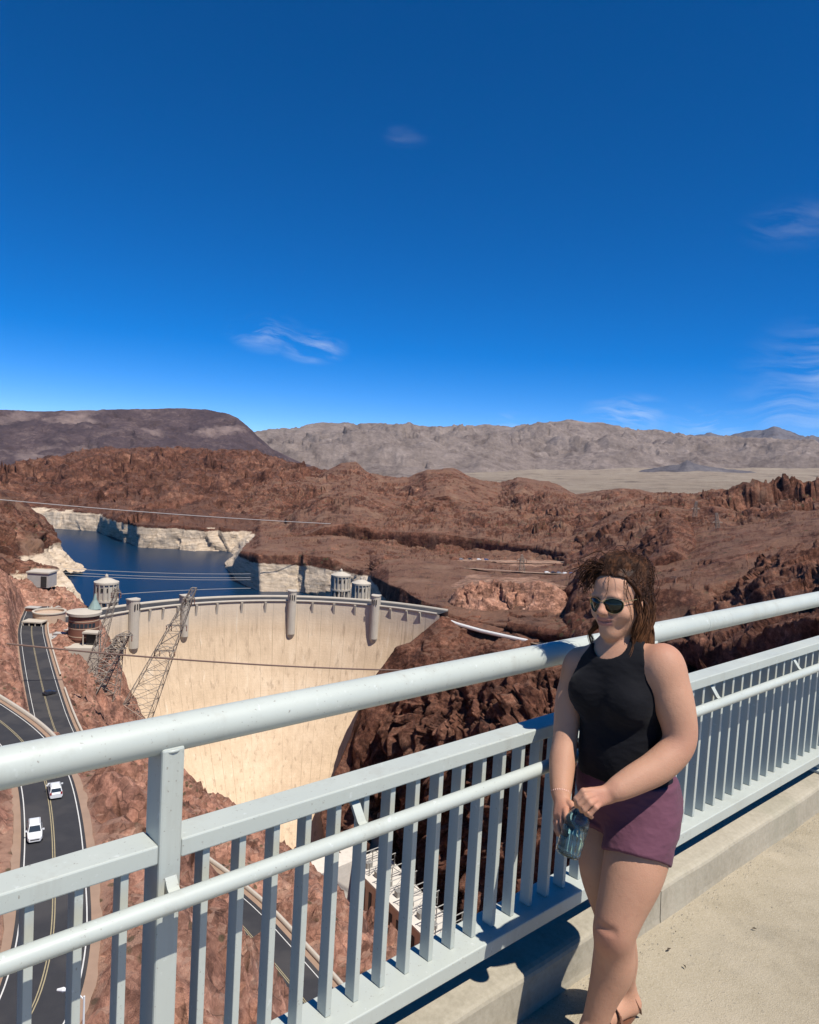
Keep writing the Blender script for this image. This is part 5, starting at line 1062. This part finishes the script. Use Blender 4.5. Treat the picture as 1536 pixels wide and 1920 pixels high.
for i in range(npt):
    r_ = hair_r(cur); r_ = np.where(r_ < .065, .088, r_); tt = i/(npt-1)
    path.append(HC+cur*(r_+.001+fly*tt**1.6)[:, None]+HU*(.0035*np.sin(wob+i*1.1)*tt)[:, None])
    tg = tdir-cur*(tdir*cur).sum(1)[:, None]; tg /= np.linalg.norm(tg, axis=1)[:, None]+1e-9; tdir = tg+rg.normal(size=(nst, 3))*.18
    cur = cur+tg*.125; cur /= np.linalg.norm(cur, axis=1)[:, None]
    fq = cur@HR.T; over = (fq[:, 1] > .60) & (fq[:, 2] < .80); cur[over] -= HF*.25; cur /= np.linalg.norm(cur, axis=1)[:, None]
path = np.array(path)
for k in range(nst): strand(path[:, k], rg.uniform(.0011, .0024))
for lk in range(30):     # long locks falling beside the neck, mostly on the sunlit side
    s = 1 if lk % 8 else -1
    rt = np.array([s*rg.uniform(.064, .076), rg.uniform(-.070, .012), rg.uniform(.0, .085)])
    p1 = np.array([s*rg.uniform(.076, .090), rt[1]+rg.normal(.010, .012), rg.uniform(-.085, -.035)])
    drop = rg.uniform(.15, .30) if s > 0 else rg.uniform(.08, .16)
    w0 = hp(*p1); w1 = w0+HL*s*rg.normal(.002, .010)+HF*rg.uniform(.004, .045)-ZV*drop*.5; w2 = w1+HL*s*rg.normal(.004, .016)+HF*rg.uniform(.0, .035)-ZV*drop*.5
    ph = rg.uniform(0, 6.28); amp = rg.uniform(.004, .011); P = spl([hp(*rt), w0, w1, w2], 7)
    P = np.array([p+(HL*math.cos(ph+i*.62)+HF*math.sin(ph+i*.62))*amp*min(1, i/7) for i, p in enumerate(P)])
    for j in range(24):
        o = rg.normal(0, .0045, 3); cut_ = rg.integers(len(P)-6, len(P)+1); tt = np.linspace(0, 1, len(P))[:, None]
        Q = P+o*(1-.55*tt)+rg.normal(0, .0016, 3)*np.sin(tt*9+rg.uniform(0, 6)); strand(Q[:cut_], rg.uniform(.0009, .0019))
for k in range(24):      # loose wisps
    rt = np.array([rg.uniform(-.06, .06), rg.uniform(.02, .06), .105]); d = np.array([rg.normal(-.02, .05), rg.normal(.03, .03), rg.normal(.03, .03)])
    strand([hp(*p) for p in spl([rt, rt+d*.6+np.array([0, 0, .015]), rt+d+np.array([0, 0, -.01])], 5)], .0007, 3)
for k in range(120):     # hair blown over to her right
    rt = np.array([rg.uniform(-.055, .01), rg.uniform(-.01, .055), rg.uniform(.095, .112)]); e_ = np.array([rg.normal(-.088, .018), rg.normal(.050, .022), rg.normal(.078, .020)])
    md = (rt+e_)/2+np.array([rg.normal(0, .01), rg.normal(0, .01), rg.uniform(.012, .034)]); strand([hp(*p) for p in spl([rt, md, e_, e_+np.array([rg.normal(0, .012), rg.normal(0, .012), rg.normal(-.014, .012)])], 5)], rg.uniform(.0010, .0022))
for k in range(260):     # hairline strands swept back over the crown
    l0 = rg.uniform(-.066, .070); side_ = abs(l0)/.07; f0 = .066-.055*side_**2.2+rg.normal(0, .002); u0 = .098-.075*side_**2.5
    d0 = np.array([l0, f0, u0]); C_ = [d0]
    for q_, lift in ((.35, .010), (.7, .012), (1.0, .006)):
        v_ = np.array([l0*(1-.3*q_)*1.05, f0-.12*q_, u0+.03*math.sin(q_*2.2)+.01]); w_ = HC+0*HF; dv_ = v_[0]*HL+v_[1]*HF+v_[2]*HU; dn_ = dv_/np.linalg.norm(dv_); r_ = float(hair_r(dn_[None])[0]); r_ = r_ if r_ > .07 else np.linalg.norm(dv_); C_.append((dn_@HL*(r_+lift*.4), dn_@HF*(r_+lift*.4), dn_@HU*(r_+lift*.4)))
    strand([hp(*p) for p in spl([np.array(c_) for c_ in C_], 4)], rg.uniform(.0009, .0017))
for C_ in ([(.012, .062, .108), (.022, .088, .085), (.020, .096, .050), (.008, .098, .024)], [(.045, .03, .095), (.06, .058, .06), (.066, .056, .02), (.070, .05, -.03), (.072, .045, -.07)], [(-.04, .05, .10), (-.058, .068, .07), (-.060, .066, .03), (-.058, .06, -.02)],
           [(.05, .03, .09), (.066, .05, .05), (.074, .042, .0), (.078, .035, -.06), (.07, .04, -.12)]):
    for j in range(3): strand([hp(*(np.array(p)+rg.normal(0, .0018, 3))) for p in spl(C_, 6)], .0008, 3)
m.build('hair_strands', MATS['hair'], W_, smooth=True)
# ---- the bottle in her hands
t = NT('clear_plastic'); t.color((.74, .93, .93)); t.set(Roughness=.04, IOR=1.25); t.b.inputs['Transmission Weight'].default_value = .95; MATS['clear_plastic'] = t.m
t = NT('bottle_water'); t.color((.80, .93, .94)); t.set(Roughness=.02, IOR=1.2); t.b.inputs['Transmission Weight'].default_value = 1.0; MATS['bottle_water'] = t.m
simple('bottle_cap', (.55, .60, .62), .4, nscale=20)
b0, b1 = A(1064, 1603, 2.235), A(1087, 1527, 2.235); ax = nrm(b1-b0); u = nrm(np.cross(ax, [0, 1, 0])); w = np.cross(ax, u); Lb = .185
BT = thing('water_bottle', b0, 'clear bluish plastic water bottle held in both hands', 'bottle')
def blathe(prof, n, name, mat, parent=BT):
    m_ = MB(); k = len(prof)
    for r, z in prof:
        for i in range(n):
            a = 2*math.pi*i/n; m_.v.append(tuple(b0+ax*z+(u*math.cos(a)+w*math.sin(a))*r))
    for j in range(k-1):
        for i in range(n): m_.f.append((j*n+i, j*n+(i+1) % n, (j+1)*n+(i+1) % n, (j+1)*n+i))
    return m_.build(name, MATS[mat], parent, smooth=True)
pr = [(.0, .006), (.020, .004), (.034, .0), (.0385, .006), (.0385, .020), (.036, .024), (.0385, .028), (.0385, .050), (.036, .054), (.0385, .058), (.0385, .085), (.036, .089), (.0385, .093), (.038, .105), (.034, .118), (.026, .132), (.017, .143), (.0135, .148), (.0135, .158)]
blathe(pr+[(max(0, r-.0012), z) for r, z in pr[::-1]], 32, 'shell', 'clear_plastic')
blathe([(0, .008), (.030, .006), (.0362, .010), (.0362, .092), (0, .093)], 28, 'water', 'bottle_water')
blathe([(.0, .157), (.0165, .157), (.0165, .176), (.015, .178), (0, .178)], 24, 'cap', 'bottle_cap')
# ================================================================== THE AIR
hz = bpy.data.materials.new('haze_air'); hz.use_nodes = True; hn = hz.node_tree; hn.nodes.clear()
ho = hn.nodes.new('ShaderNodeOutputMaterial'); hv = hn.nodes.new('ShaderNodeVolumePrincipled')
hv.inputs['Color'].default_value = (.55, .72, 1.0, 1); hv.inputs['Density'].default_value = 5e-6; hv.inputs['Anisotropy'].default_value = 0.0
hn.links.new(hv.outputs[0], ho.inputs['Volume'])
MB().box(-24000, 27000, -600, 29000, -700, 1600).build('haze', hz, None, kind='stuff', label='thin pale desert haze over the far mountains')
